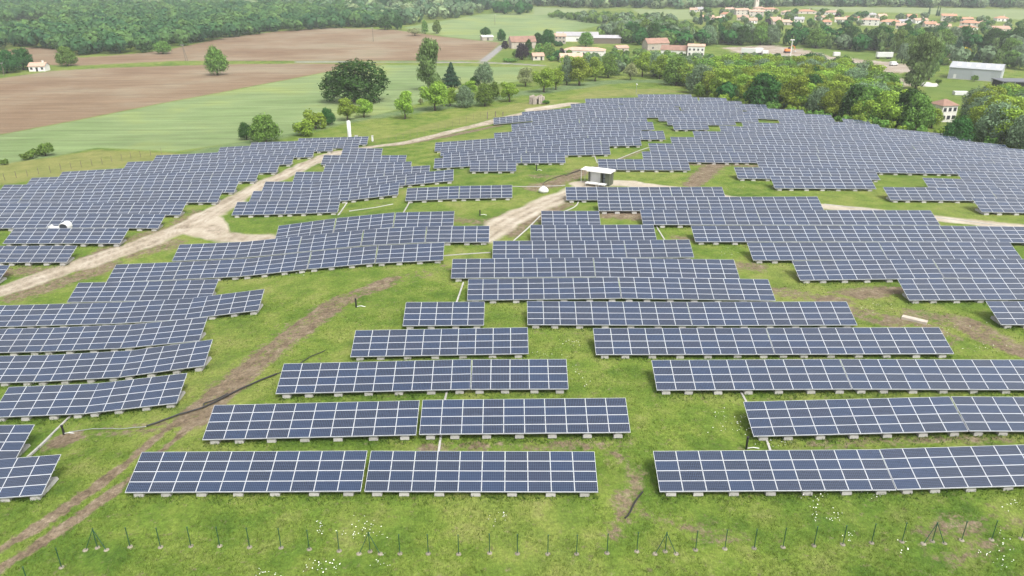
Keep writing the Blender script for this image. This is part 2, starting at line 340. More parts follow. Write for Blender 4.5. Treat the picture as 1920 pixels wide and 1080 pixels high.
def hit(px, py):
    """where the sight line through a photo pixel meets the ground"""
    r = ray(px, py); z = np.full(r.shape[:-1], -6.0)
    for _ in range(40):
        t = (z - CAMZ) / r[..., 2]; t = np.clip(t, 5, 5000)
        z = 0.5 * z + 0.5 * terrain(r[..., 0] * t, r[..., 1] * t)
    t = np.clip((z - CAMZ) / r[..., 2], 5, 5000)
    return np.stack([r[..., 0] * t, r[..., 1] * t, z], -1)
def H(px, py): return Vector([float(c) for c in hit(np.array([px]), np.array([py]))[0]])
def gz(x, y): return float(terrain(np.array([x]), np.array([y]))[0])
def pxs(loc):
    """metres per photo pixel at a place"""
    return (loc[1] * CP - (loc[2] - CAMZ) * SP) / FPX
def hits(s):
    q = np.array([[float(t) for t in p.split(',')] for p in s.split()]); return hit(q[:, 0], q[:, 1])
def world_to_px(x, y, z):
    D = y * CP - (z - CAMZ) * SP
    return 960 + FPX * x / D, 540 - FPX * (y * SP + (z - CAMZ) * CP) / D

# ------------------------------------------------------------------ ground: one sheet to the horizon, cut by what covers it
def vnoise(x, y, seed=0):
    xi = np.floor(x).astype(np.int64); yi = np.floor(y).astype(np.int64); fx = x - xi; fy = y - yi
    fx = fx * fx * (3 - 2 * fx); fy = fy * fy * (3 - 2 * fy)
    def h(a, b):
        n = (a * 374761393 + b * 668265263 + seed * 974711) & 0x7fffffff; n = ((n ^ (n >> 13)) * 1274126177) & 0x7fffffff
        return ((n ^ (n >> 16)) & 0xffff) / 65535.0
    return (h(xi, yi) * (1 - fx) + h(xi + 1, yi) * fx) * (1 - fy) + (h(xi, yi + 1) * (1 - fx) + h(xi + 1, yi + 1) * fx) * fy
def fbm(x, y, s, seed=0, o=4):
    t = 0; a = 0.5
    for i in range(o): t = t + a * vnoise(x / s, y / s, seed + i); s /= 2.1; a *= 0.5
    return t / (1 - 0.5 ** o)
ys = [6.0]
while ys[-1] < 4600: ys.append(ys[-1] + max(0.32, 0.0068 * (ys[-1] + 6)))
ys = np.array(ys); NS = 720; ss = np.linspace(-1, 1, NS)
GX = ss[None, :] * (ys[:, None] * 0.80 + 32); GY = np.repeat(ys[:, None], NS, 1)
GZ = terrain(GX, GY)
NY = len(ys)
TABLES = []
for b_, k_, P, cl, cr in SEG:
    if b_ == 'H': b_ = 'B'
    if b_ == 'R' and k_ <= 4 and P[0, 0] > 4: b_ = 'R'
    x0, x1 = P[0, 0], P[-1, 0]; ncol = max(1, (x1 - x0) / CPITCH / 1.012)
    n5 = max(1, int(math.ceil(ncol / 5 - 0.25))) if (cl or cr) else max(1, int(round(ncol / 5)))
    if (cl or cr) and b_ not in 'LMA': n5 += n5 % 2
    GAPT = 0.06 if b_ in 'LMA' else 0.2
    zx = lambda x: float(np.interp(x, P[:, 0], P[:, 2])) + (0 if P[0, 0] <= x <= P[-1, 0] else 0)
    span = n5 * 5 * CPITCH + (n5 / 2) * GAPT
    if cl and not cr: xa = x1 - span
    elif cr and not cl: xa = x0
    else: xa = x0; span = x1 - x0
    u = xa; per5 = span / n5; k5 = n5
    y0 = yrow(k_)
    while k5 > 0:
        nc = 10 if k5 >= 2 and b_ not in 'LMA' else 5
        wdt = per5 * nc / 5; c = u + wdt / 2
        def zg(x):
            if x < P[0, 0] or x > P[-1, 0]:
                e = P[0] if x < P[0, 0] else P[-1]; return float(e[2]) + gz(x, y0 + 1.9) - gz(e[0], y0 + 1.9)
            return float(np.interp(x, P[:, 0], P[:, 2]))
        za, zb = zg(c - nc * CPITCH * .42), zg(c + nc * CPITCH * .42)
        TABLES.append(dict(b=b_, k=k_, sx=(wdt - .05) / (nc * CPITCH), x=c, y=y0, z=(za + zb) / 2, th=math.atan2(zb - za, nc * CPITCH * .84), nc=nc))
        u += wdt; k5 -= nc // 5
# overlapping ends of two surveys of the same row would put two tables in one place
TABLES.sort(key=lambda t: (t['k'], t['x'])); keep = []
for t in TABLES:
    p = keep[-1] if keep else None
    if p and p['k'] == t['k'] and t['x'] - p['x'] < (t['nc'] + p['nc']) * CPITCH / 2 - 0.5:
        gap = (t['nc'] + p['nc']) * CPITCH / 2 + .1 - (t['x'] - p['x'])
        if gap > 6: continue
        t['x'] += gap
    keep.append(t)
TABLES = keep

def settle(Z):
    """the earth was levelled under each table: it never stands above the table's own base plane"""
    for t in TABLES:
        hw = t['nc'] * CPITCH / 2 + .3; i0, i1 = np.searchsorted(ys, t['y'] - .7), np.searchsorted(ys, t['y'] + 4.2)
        sl = slice(max(0, i0), i1 + 1); X, Y = GX[sl], GY[sl]; dx = X - t['x']
        f = np.clip(1 - np.maximum(np.abs(dx) - hw, 0) / 2.5, 0, 1)
        cap = t['z'] + dx * math.tan(t['th']) + .05
        Z[sl] = np.where((Z[sl] > cap) & (np.abs(dx) < hw + 2.5), Z[sl] * (1 - f) + cap * f, Z[sl])
settle(GZ)
def seg_dist(X, Y, pts):
    d_ = np.full(X.shape, 1e9)
    for a, b in zip(pts[:-1], pts[1:]):
        ax, ay, bx, by = a[0], a[1], b[0], b[1]; L2 = (bx - ax) ** 2 + (by - ay) ** 2 + 1e-9
        t = np.clip(((X - ax) * (bx - ax) + (Y - ay) * (by - ay)) / L2, 0, 1)
        d_ = np.minimum(d_, np.hypot(X - ax - t * (bx - ax), Y - ay - t * (by - ay)))
    return d_
def box_idx(pts, pad):
    y0, y1 = pts[:, 1].min() - pad, pts[:, 1].max() + pad
    i0, i1 = max(0, np.searchsorted(ys, y0) - 1), min(NY, np.searchsorted(ys, y1) + 1)
    return slice(i0, i1)
MASK = {}
def lay(n): return MASK.setdefault(n, np.zeros((NY, NS), np.float32))
NW = (fbm(GX, GY, 3.0, 3) - 0.5)
def paint_line(layer, s, width, soft=0.5, rough=1.0, amp=1.0):
    P = hits(s); P = smooth_line(P); sl = box_idx(P, width * 2 + 8); X, Y = GX[sl], GY[sl]
    d_ = seg_dist(X, Y, P) + NW[sl] * rough * 2
    lay(layer)[sl] = np.maximum(lay(layer)[sl], np.clip((width / 2 - d_) / soft + 0.5, 0, 1) * amp)
    return P
def paint_ruts(layer, s, offs, width, soft=.4, rough=.5, amp=.9):
    P = smooth_line(hits(s)); t = np.gradient(P[:, :2], axis=0); t /= np.linalg.norm(t, axis=1)[:, None] + 1e-9; nn = np.stack([-t[:, 1], t[:, 0]], 1)
    for o_ in offs:
        Q = P.copy(); Q[:, :2] += nn * o_; sl = box_idx(Q, 8); X, Y = GX[sl], GY[sl]; d_ = seg_dist(X, Y, Q) + NW[sl] * rough * 2
        lay(layer)[sl] = np.maximum(lay(layer)[sl], np.clip((width / 2 - d_) / soft + .5, 0, 1) * amp)
def smooth_line(P, n=5):
    out = []
    for i in range(len(P) - 1):
        p0, p1, p2, p3 = P[max(i - 1, 0)], P[i], P[i + 1], P[min(i + 2, len(P) - 1)]
        for j in range(n):
            t = j / n
            out.append(0.5 * ((2 * p1) + (-p0 + p2) * t + (2 * p0 - 5 * p1 + 4 * p2 - p3) * t * t + (-p0 + 3 * p1 - 3 * p2 + p3) * t ** 3))
    out.append(P[-1]); return np.array(out)
def paint_poly(layer, s, soft=1.0, rough=1.0, amp=1.0):
    P = hits(s); sl = box_idx(P, 20); X, Y = GX[sl], GY[sl]
    ins = np.zeros(X.shape, bool); m = len(P)
    for i in range(m):
        a, b = P[i], P[(i + 1) % m]
        c = ((a[1] > Y) != (b[1] > Y)) & (X < (b[0] - a[0]) * (Y - a[1]) / (b[1] - a[1] + 1e-12) + a[0]); ins ^= c
    d_ = seg_dist(X, Y, np.vstack([P, P[:1]])); sd_ = np.where(ins, d_, -d_) + NW[sl] * rough * 2
    lay(layer)[sl] = np.maximum(lay(layer)[sl], np.clip(sd_ / soft + 0.5, 0, 1) * amp)
# farmland
paint_poly('plough', '-60,152 0,147 100,133 210,127 400,121 560,119 722,121 650,127 560,145 430,170 300,194 160,222 0,252 -60,262', 1.5, 0.6)
paint_poly('plough', '-60,100 0,95 60,88 110,93 150,108 200,105 270,99 330,90 420,71 520,59 620,52 740,56 840,70 938,80 905,113 700,114 330,114 150,123 90,122 30,112 -60,120', 2.0, 0.6)
paint_poly('crop', '-60,263 0,253 160,223 300,195 430,171 560,146 650,128 722,122 990,126 985,150 880,166 780,196 600,240 470,263 330,284 180,277 100,292 0,309 -60,320', 1.5, 0.4)
paint_poly('crop', '755,52 900,27 960,24 1060,28 1135,45 1060,62 985,72 938,79 840,69', 2.0, 0.4)
paint_poly('crop', '0,54 40,46 88,42 70,50 10,58', 2, 0.4)
paint_poly('pale', '1000,13 1105,17 1090,27 1000,28', 3, 0.5)
paint_poly('pale', '1185,17 1300,18 1300,36 1215,38', 3, 0.5)
paint_poly('pale', '1500,13 1700,14 2000,19 2000,42 1700,24 1560,22', 3, 0.5)
paint_poly('lawn', '1735,158 1835,150 1850,175 1730,186', 2, 0.6)
paint_poly('lawn', '1500,86 1600,94 1680,104 1680,112 1600,110 1500,98', 2, 1)
paint_poly('lawn', '935,98 968,92 990,110 960,117 925,112', 1, 0.5)
paint_poly('soil', '1355,90 1440,84 1500,92 1560,106 1690,119 1720,130 1680,138 1560,122 1480,110 1390,102', 3.0, 7.0)
paint_poly('soil', '1640,140 1690,146 1720,160 1660,166', 2.0, 2.0, 0.8)
# asphalt lanes
paint_line('road', '560,116 700,116.5 800,116.5 900,117.5 960,119.5 1015,123', 5, 0.8, 0.1)
paint_line('road', '906,115 925,100 943,85', 5, 0.8, 0.1)
paint_line('road', '1755,95 1800,103 1880,112 1960,120', 7, 1, 0.1)
# gravel tracks on the site
G1 = '-40,560 40,532 120,506 200,480 290,449 350,425 390,405 430,380 480,352 540,325 590,302 640,285 700,275 760,267 830,251 900,234 950,221 1010,207 1070,196'
paint_line('gravel', G1, 4.4, 2.0, 0.9); paint_ruts('rut', G1, (-1.5, -.75, .8, 1.5), .55, .5, .4, 1)
paint_line('gravel', '345,425 390,438 440,447 500,449', 4.4, 2.0, 1.0)
paint_line('gravel', '380,405 395,420 405,440', 5.0, 1.2, 0.8)
G2 = '905,447 935,425 970,405 1015,384 1060,366 1105,350 1140,342'
paint_line('gravel', G2, 5.2, 2.2, 1.0)
paint_line('gravel', '1085,344 1130,342 1185,343', 4.5, 1, 0.8)
paint_line('gravel', '1150,343 1250,352 1370,372 1470,381 1550,387 1640,397 1720,405 1780,412 1860,421 1960,432', 3.6, 1.6, 0.8)
paint_ruts('rut', '300,445 360,424 400,428 440,445 500,448', (-.9, -.2, .8), .45, .4, .6, 1); paint_ruts('rut', G2, (-1.0, .9), .5, .5, .5, 1)
# bare earth
D1 = '-40,1074 60,1011 136,960 215,903 285,845 343,795 385,760 440,715 500,665 560,615 610,580'
paint_ruts('bare', D1, (-1.05, 1.05), 1.0, .5, .5, 1.0)
paint_ruts('bare', '343,795 385,760 440,715 500,665 560,615 610,580 650,556', (-1.7, -1.0, -.2, .5, 1.2), .8, .7, .8, .85)
paint_line('bare', '430,720 500,665 560,615 610,580', 4.0, 1.8, 1.6, .7)
paint_ruts('bare', '600,585 650,558 700,540 750,524 840,502', (-1.1, -.3, .6, 1.2), .7, .7, .9, .85)
paint_ruts('bare', '180,806 260,800 330,792 390,765', (-.8, .3), .6, .8, .8, .7)
paint_ruts('bare', '1450,543 1500,552 1570,565 1600,580 1660,600 1720,612 1790,640', (-1.4, -.5, .3, 1.3), .8, .7, .9, .85)
paint_ruts('bare', '1700,592 1760,596 1820,615 1880,645 1960,662', (-1.5, -.7, .2, 1.0, 1.8), .8, .7, .9, .85)
paint_poly('bare', '70,846 90,826 120,812 150,812 160,822 120,840', 1.0, 0.8)
paint_line('bare', '1450,543 1500,552 1570,565', 3.0, 1.8, 1.6, 0.65)
paint_line('bare', '1700,592 1760,596 1820,615 1880,645 1960,662', 3.2, 1.8, 1.6, 0.6)
paint_poly('bare', '1555,548 1600,540 1690,538 1690,552 1620,562', 1.2, 1.0, 0.9)
paint_line('bare', '1360,498 1420,500', 2.6, 1.6, 1.3, 0.7); paint_line('bare', '1270,446 1310,450', 2.0, 1.4, 1.0, 0.6)
paint_line('bare', '1345,308 1325,325 1300,345', 4.5, 1.4, 1.2, 0.9); paint_line('bare', '1290,308 1380,310 1430,312', 2.5, 1.2, 1.2, 0.7)
paint_line('bare', '1000,352 1050,340 1095,322', 5.0, 2.0, 1.4, 0.8); paint_line('bare', '1000,330 1060,330', 2.5, 2, 1.2, 0.6)
paint_line('bare', '960,440 1000,412 1060,382', 3.0, 1.6, 1.4, 0.7); paint_line('bare', '1140,402 1200,405', 4.5, 1.2, 1.0, 0.85)
paint_line('bare', '830,405 900,418 960,400', 2.5, 2, 1.4, 0.6)
paint_line('bare', '740,272 800,262 880,247 930,236', 4.0, 1.5, 1.2, 0.8)
paint_line('bare', '160,498 210,472', 6, 2, 1.4, 0.75); paint_line('bare', '240,452 300,432', 4, 2, 1.4, 0.6); paint_line('bare', '330,420 370,398', 3, 2, 1.4, 0.6)
paint_line('bare', '20,560 120,528 200,502', 4.5, 2, 1.6, 0.7); paint_line('bare', '250,478 330,455', 4, 2, 1.6, 0.6); paint_line('bare', '0,512 80,508', 3, 2, 1.4, 0.7)
paint_line('bare', '560,400 640,372 735,388', 0.8, 0.8, 0.6, 0.3); paint_line('bare', '1120,312 1200,285', 1.6, 1.0, 0.8, 0.6)
paint_line('bare', '1150,1000 1175,950 1190,890 1150,850', 1.3, 1.2, 1.1, 0.6); paint_line('bare', '1200,960 1290,990 1400,1010', 1.2, 1.4, 1.2, 0.5)
paint_line('bare', '1740,1000 1830,985 1900,975', 1.8, 1.6, 1.4, 0.55); paint_line('bare', '1780,1050 1860,1020', 1.6, 1.6, 1.4, 0.5)
paint_line('bare', '800,838 900,836 1100,835 1180,830', 0.8, 0.9, 0.8, 0.6); paint_line('bare', '1520,832 1700,826 1900,822', 0.8, 0.9, 0.8, 0.6)
paint_line('bare', '1640,313 1700,316 1790,322', 2.5, 1.4, 1.0, 0.7)
paint_line('tall', '380,285 520,255 640,228 760,210 900,190 990,172', 9, 4, 1.5); paint_line('tall', '990,175 1060,165 1130,155 1220,152 1300,160', 14, 4, 2)
paint_line('tall', '0,305 100,292 180,276', 2, 1.5, 0.6)
paint_poly('dry', '-40,300 90,296 180,281 330,287 430,292 240,310 60,338 -40,352', 2, 1.5, 0.9)
paint_poly('dry', '1040,190 1120,170 1230,166 1290,172 1190,178 1090,186', 2, 1.5, 0.8); paint_poly('dry', '700,262 830,225 960,195 1060,186 1010,200 880,232', 2, 1.5, 0.8)
paint_line('gravel', '1000,205 1070,194.5', 6, 1.5, 0.6)

def terrain_mat():
    m = bpy.data.materials.new('ground_cover'); m.use_nodes = True; nt = m.node_tree; L = nt.links; b = nt.nodes['Principled BSDF']
    tc = N(nt, 'ShaderNodeTexCoord')
    def noise(s, det=5, ro=0.6, vec=None):
        n = N(nt, 'ShaderNodeTexNoise'); n.inputs['Scale'].default_value = s; n.inputs['Detail'].default_value = det; n.inputs['Roughness'].default_value = ro
        L.new(vec or tc.outputs['Object'], n.inputs['Vector']); return n.outputs['Fac']
    def ramp(f, *st):
        r = N(nt, 'ShaderNodeValToRGB'); e = r.color_ramp.elements; L.new(f, r.inputs[0])
        e[0].position, e[0].color = st[0][0], (*st[0][1], 1); e[1].position, e[1].color = st[-1][0], (*st[-1][1], 1)
        for p, c in st[1:-1]: q = e.new(p); q.color = (*c, 1)
        return r.outputs[0]
    def mix(f, a, c, mode='MIX'):
        n = N(nt, 'ShaderNodeMix', data_type='RGBA', blend_type=mode)
        if isinstance(f, float): n.inputs[0].default_value = f
        else: L.new(f, n.inputs[0])
        for i, v in ((6, a), (7, c)):
            if isinstance(v, tuple): n.inputs[i].default_value = (*v, 1)
            else: L.new(v, n.inputs[i])
        return n.outputs[2]
    def att(n):
        a = N(nt, 'ShaderNodeAttribute'); a.attribute_name = n; return a.outputs['Fac']
    def mapr(f, a, b_, c, d_):
        n = N(nt, 'ShaderNodeMapRange'); n.inputs[1].default_value = a; n.inputs[2].default_value = b_; n.inputs[3].default_value = c; n.inputs[4].default_value = d_; L.new(f, n.inputs[0]); return n.outputs[0]
    big = noise(0.035, 4); med = noise(0.28, 5, 0.65); fine = noise(2.6, 5, 0.75)
    mp = N(nt, 'ShaderNodeMapping'); mp.inputs['Scale'].default_value = (1, 0.55, 1); L.new(tc.outputs['Object'], mp.inputs[0])
    blade = noise(7.0, 3, 0.8, mp.outputs[0])
    g1 = ramp(med, (0.32, (0.050, 0.098, 0.015)), (0.44, (0.098, 0.158, 0.023)), (0.55, (0.148, 0.195, 0.036)), (0.70, (0.215, 0.22, 0.075)))
    g2 = ramp(big, (0.38, (0.066, 0.122, 0.018)), (0.5, (0.125, 0.180, 0.030)), (0.60, (0.195, 0.215, 0.060)))
    grass = mix(0.45, g1, g2)
    gv = mapr(fine, 0.3, 0.72, 0.68, 1.32); gb = mapr(blade, 0.25, 0.75, 0.66, 1.34)
    mu = N(nt, 'ShaderNodeMath', operation='MULTIPLY'); L.new(gv, mu.inputs[0]); L.new(gb, mu.inputs[1])
    sc_ = N(nt, 'ShaderNodeVectorMath', operation='SCALE'); L.new(grass, sc_.inputs[0]); L.new(mu.outputs[0], sc_.inputs['Scale']); grass = sc_.outputs[0]
    def lit(col, f, lo, hi, a=0.3, c=0.7):
        s = N(nt, 'ShaderNodeVectorMath', operation='SCALE'); L.new(col, s.inputs[0]); L.new(mapr(f, a, c, lo, hi), s.inputs['Scale']); return s.outputs[0]
    tall = lit(ramp(med, (0.3, (0.075, 0.13, 0.045)), (0.7, (0.16, 0.215, 0.095))), fine, 0.6, 1.35)
    dry = lit(ramp(med, (0.3, (0.14, 0.165, 0.045)), (0.7, (0.235, 0.23, 0.08))), fine, 0.75, 1.2)
    # row crop: drill lines
    wv = N(nt, 'ShaderNodeTexWave'); wv.inputs['Scale'].default_value = 0.16; wv.inputs['Distortion'].default_value = 2.2; wv.inputs['Detail'].default_value = 3; wv.inputs['Detail Scale'].default_value = 0.4; wv.bands_direction = 'DIAGONAL'
    mpc = N(nt, 'ShaderNodeMapping'); mpc.inputs['Rotation'].default_value = (0, 0, math.radians(68)); L.new(tc.outputs['Object'], mpc.inputs[0]); L.new(mpc.outputs[0], wv.inputs['Vector'])
    streak = N(nt, 'ShaderNodeMapping'); streak.inputs['Rotation'].default_value = (0, 0, math.radians(-20)); streak.inputs['Scale'].default_value = (0.05, 0.5, 1); L.new(tc.outputs['Object'], streak.inputs[0])
    stn = noise(0.55, 5, 0.65, streak.outputs[0])
    crop = ramp(noise(0.02, 4), (0.32, (0.138, 0.205, 0.075)), (0.5, (0.182, 0.245, 0.105)), (0.68, (0.225, 0.27, 0.085)))
    crop = lit(lit(crop, stn, 0.72, 1.22), fine, 0.85, 1.12)
    pl = ramp(noise(0.016, 5), (0.3, (0.165, 0.109, 0.066)), (0.48, (0.205, 0.147, 0.093)), (0.6, (0.235, 0.190, 0.128)), (0.75, (0.20, 0.178, 0.105)))
    pl = lit(lit(pl, stn, 0.76, 1.22), fine, 0.85, 1.15)
    gr = lit(lit(ramp(noise(0.2, 6, 0.62), (0.3, (0.31, 0.265, 0.195)), (0.52, (0.405, 0.355, 0.28)), (0.72, (0.49, 0.445, 0.37))), fine, 0.84, 1.14), blade, 0.92, 1.08)
    ba = lit(lit(ramp(noise(0.8, 6, 0.75), (0.28, (0.088, 0.064, 0.041)), (0.5, (0.170, 0.130, 0.087)), (0.72, (0.275, 0.225, 0.162))), fine, 0.6, 1.35), blade, 0.75, 1.25)
    so = lit(ramp(noise(0.09, 5, 0.7), (0.3, (0.22, 0.17, 0.125)), (0.5, (0.32, 0.27, 0.215)), (0.7, (0.40, 0.36, 0.31))), fine, 0.8, 1.15)
    pale = lit(ramp(noise(0.012, 4), (0.3, (0.165, 0.215, 0.095)), (0.7, (0.215, 0.26, 0.12))), stn, 0.9, 1.1)
    lawn = lit(ramp(noise(0.08, 4), (0.3, (0.085, 0.145, 0.025)), (0.7, (0.135, 0.185, 0.04))), fine, 0.8, 1.2)
    rd = lit(ramp(noise(0.3, 4), (0.3, (0.20, 0.195, 0.19)), (0.7, (0.28, 0.27, 0.26))), fine, 0.9, 1.1)
    c = grass
    for n, col in (('dry', dry), ('tall', tall), ('crop', crop), ('pale', pale), ('plough', pl), ('lawn', lawn), ('soil', so)): c = mix(att(n), c, col)
    # worn edges: fine noise breaks the mask up
    def worn(n):
        a = N(nt, 'ShaderNodeMath', operation='ADD'); L.new(att(n), a.inputs[0]); L.new(mapr(noise(1.4, 6, 0.75), 0.32, 0.68, -0.62, 0.46), a.inputs[1])
        return mapr(a.outputs[0], 0.12, 0.62, 0, 1)
    c = mix(worn('bare'), c, ba); c = mix(mapr(att('gravel'), 0.25, 0.75, 0, 1), c, gr); 
    rut = N(nt, 'ShaderNodeMath', operation='MULTIPLY'); L.new(att('rut'), rut.inputs[0]); L.new(mapr(noise(0.5, 4), 0.3, 0.6, 0.1, 0.7), rut.inputs[1])
    c = mix(rut.outputs[0], c, ba); c = mix(att('road'), c, rd)
    L.new(c, b.inputs['Base Color']); b.inputs['Roughness'].default_value = 1.0; b.inputs['Specular IOR Level'].default_value = 0.1
    bp = N(nt, 'ShaderNodeBump'); bp.inputs['Strength'].default_value = 0.55; bp.inputs['Distance'].default_value = 0.25
    ah = N(nt, 'ShaderNodeMath', operation='ADD'); L.new(fine, ah.inputs[0]); L.new(blade, ah.inputs[1]); L.new(ah.outputs[0], bp.inputs['Height']); L.new(bp.outputs[0], b.inputs['Normal'])
    return m
M_GROUND = terrain_mat()
LAYERS = ['dry', 'tall', 'crop', 'pale', 'plough', 'lawn', 'soil', 'bare', 'gravel', 'rut', 'road']
idx = np.arange(NY * NS).reshape(NY, NS)
QD = np.stack([idx[:-1, :-1], idx[:-1, 1:], idx[1:, 1:], idx[1:, :-1]], -1).reshape(-1, 4)
def fmean(a): return ((a[:-1, :-1] + a[1:, :-1] + a[:-1, 1:] + a[1:, 1:]) / 4).ravel()
cls = np.zeros(len(QD), int)
NAMES = ['ground', 'green_crop_field', 'ploughed_field', 'far_pasture', 'lawn', 'bare_soil', 'dirt_track', 'gravel_track', 'lane']
for i, n in enumerate(['crop', 'plough', 'pale', 'lawn', 'soil', 'bare', 'gravel', 'road'], 1):
    cls[fmean(lay(n)) > 0.5] = i
VV = np.stack([GX.ravel(), GY.ravel(), GZ.ravel()], -1)
for i, n in enumerate(NAMES):
    q = QD[cls == i]
    if not len(q): continue
    u, inv = np.unique(q, return_inverse=True)
    me = np_mesh(n, VV[u], inv.reshape(-1, 4), [M_GROUND], smooth=True)
    for a in LAYERS:
        me.attributes.new(a, 'FLOAT', 'POINT').data.foreach_set('value', lay(a).ravel()[u].astype(np.float32))
    tag(link(n, me), kind='structure')

# ------------------------------------------------------------------ solar tables
ct, st = math.cos(TILT), math.sin(TILT)
def tp(u, s, h): return (u, s * ct - h * st, HB + s * st + h * ct)      # along row, up the slope, off the plane
ROWP = SLOPE / 4
def module_into(V, Fq, MI, UV, x0, s0, T):
    """one framed module, lower left corner at (x0, s0) in the table plane; T maps (u, s, h) to 3D"""
    g = 0.012; f = 0.028; th = 0.045; x1 = x0 + CPITCH - g; s1 = s0 + ROWP - g; x0 += g; s0 += g; n = len(V)
    for (a, c, h) in ((x0, s0, 0), (x1, s0, 0), (x1, s1, 0), (x0, s1, 0), (x0, s0, th), (x1, s0, th), (x1, s1, th), (x0, s1, th),
                      (x0 + f, s0 + f, th), (x1 - f, s0 + f, th), (x1 - f, s1 - f, th), (x0 + f, s1 - f, th)): V.append(T(a, c, h))
    for q in ((3, 2, 1, 0), (0, 1, 5, 4), (1, 2, 6, 5), (2, 3, 7, 6), (3, 0, 4, 7), (4, 5, 9, 8), (5, 6, 10, 9), (6, 7, 11, 10), (7, 4, 8, 11)):
        Fq.append([n + i for i in q]); MI.append(0); UV += [(0, 0)] * 4
    n2 = len(V)                                                            # the glass is its own island so that every module varies
    for i in (8, 9, 10, 11): V.append(V[n + i])
    Fq.append([n2, n2 + 1, n2 + 2, n2 + 3]); MI.append(1); UV += [(0, 0), (1, 0), (1, 1), (0, 1)]
V, Fq, MI, UV = [], [], [], []
module_into(V, Fq, MI, UV, 0, 0, lambda a, c, h: (a, c * ct - h * st, c * st + h * ct))
ME_MODULE = np_mesh('module', V, Fq, [M_ALU, M_CELL], MI, UV)
ME_ARRAY, ME_FRAME, ME_FEET = {}, {}, {}
mb = MB()
mb.hexa([(-.42, .08, 0), (.42, .08, 0), (.42, 3.0, 0), (-.42, 3.0, 0), (-.40, .12, .34), (.40, .12, .34), (.40, 2.9, .34), (-.40, 2.9, .34)])
mb.hexa([(-.30, .16, .342), (.30, .16, .342), (.30, .5, .342), (-.30, .5, .342), (-.26, .2, .46), (.26, .2, .46), (.26, .44, .46), (-.26, .44, .46)])
ME_FOOT = mb.mesh('concrete_foot', M_CONC)
FEETX = {10: [-8.9, -6.6, -3.6, -0.5, 2.6, 5.9, 8.8], 5: [-4.1, -1.5, 1.5, 4.1]}
for nc in (10, 5):
    V, Fq, MI, UV = [], [], [], []
    for i in range(nc):
        for j in range(4): module_into(V, Fq, MI, UV, (i - nc / 2) * CPITCH, j * ROWP, tp)
    ME_ARRAY[nc] = np_mesh('panel_array_%d' % nc, V, Fq, [M_ALU, M_CELL], MI, UV)
    mb = MB(); W2 = nc * CPITCH / 2
    for s_ in (0.5, 1.55, 2.5, 3.55):
        a = [tp(-W2, s_ - .04, -.13), tp(W2, s_ - .04, -.13), tp(W2, s_ + .04, -.13), tp(-W2, s_ + .04, -.13), tp(-W2, s_ - .04, -.012), tp(W2, s_ - .04, -.012), tp(W2, s_ + .04, -.012), tp(-W2, s_ + .04, -.012)]
        mb.hexa(a)
    mb.hexa([tp(-W2, -.03, -.06), tp(W2, -.03, -.06), tp(W2, -.003, -.06), tp(-W2, -.003, -.06), tp(-W2, -.03, .03), tp(W2, -.03, .03), tp(W2, -.003, .03), tp(-W2, -.003, .03)])
    for x in FEETX[nc]:
        mb.hexa([tp(x - .05, .15, -.24), tp(x + .05, .15, -.24), tp(x + .05, 3.9, -.24), tp(x - .05, 3.9, -.24), tp(x - .05, .15, -.132), tp(x + .05, .15, -.132), tp(x + .05, 3.9, -.132), tp(x - .05, 3.9, -.132)])
        for yy in (0.55, 2.7):
            s_ = yy / ct; zt = HB + s_ * st - .26
            mb.box(x - .045, x + .045, yy - .045, yy + .045, .33, zt)
        mb.tube([(x, 0.75, .36), (x, 2.35, HB + 2.35 / ct * st - .27)], .03, 5)
    ME_FRAME[nc] = mb.mesh('support_frame_%d' % nc, M_STEEL)
ORD = ['first', 'second', 'third', 'fourth', 'fifth', 'sixth', 'seventh', 'eighth', 'ninth', 'tenth', 'eleventh', 'twelfth', 'thirteenth', 'fourteenth', 'fifteenth',
       'sixteenth', 'seventeenth', 'eighteenth', 'nineteenth', 'twentieth', 'twenty-first', 'twenty-second', 'twenty-third', 'twenty-fourth', 'twenty-fifth']
BLOCK = {'C': ('in the central foreground', 'central foreground tables'), 'R': ('right of the dirt track', 'middle tables'),
         'E': ('below the right gravel lane', 'tables below the gravel lane'), 'L': ('left of the dirt track', 'tables left of the dirt track'),
         'M': ('between the gravel tracks', 'tables between the gravel tracks'), 'A': ('beyond the left gravel track', 'tables beyond the left track'),
         'B': ('on the hilltop', 'tables on the hilltop')}
byrow = {}
for t in TABLES: byrow.setdefault((t['b'], t['k']), []).append(t)
rows_of = {}
for (b_, k_) in sorted(byrow): rows_of.setdefault(b_, []).append(k_)
for (b_, k_), L_ in byrow.items():
    for i, t in enumerate(L_):
        t['i'] = i; t['n'] = len(L_); t['r'] = rows_of[b_].index(k_)
def table_label(t):
    n = 'ten-column' if t['nc'] == 10 else 'five-column'
    where, _ = BLOCK[t['b']]
    pos = 'the only one' if t['n'] == 1 else ('leftmost' if t['i'] == 0 else 'rightmost' if t['i'] == t['n'] - 1 else ORD[t['i']] + ' from left')
    return '%s solar table, %s, %s row from front %s' % (n, pos, ORD[t['r']], where)
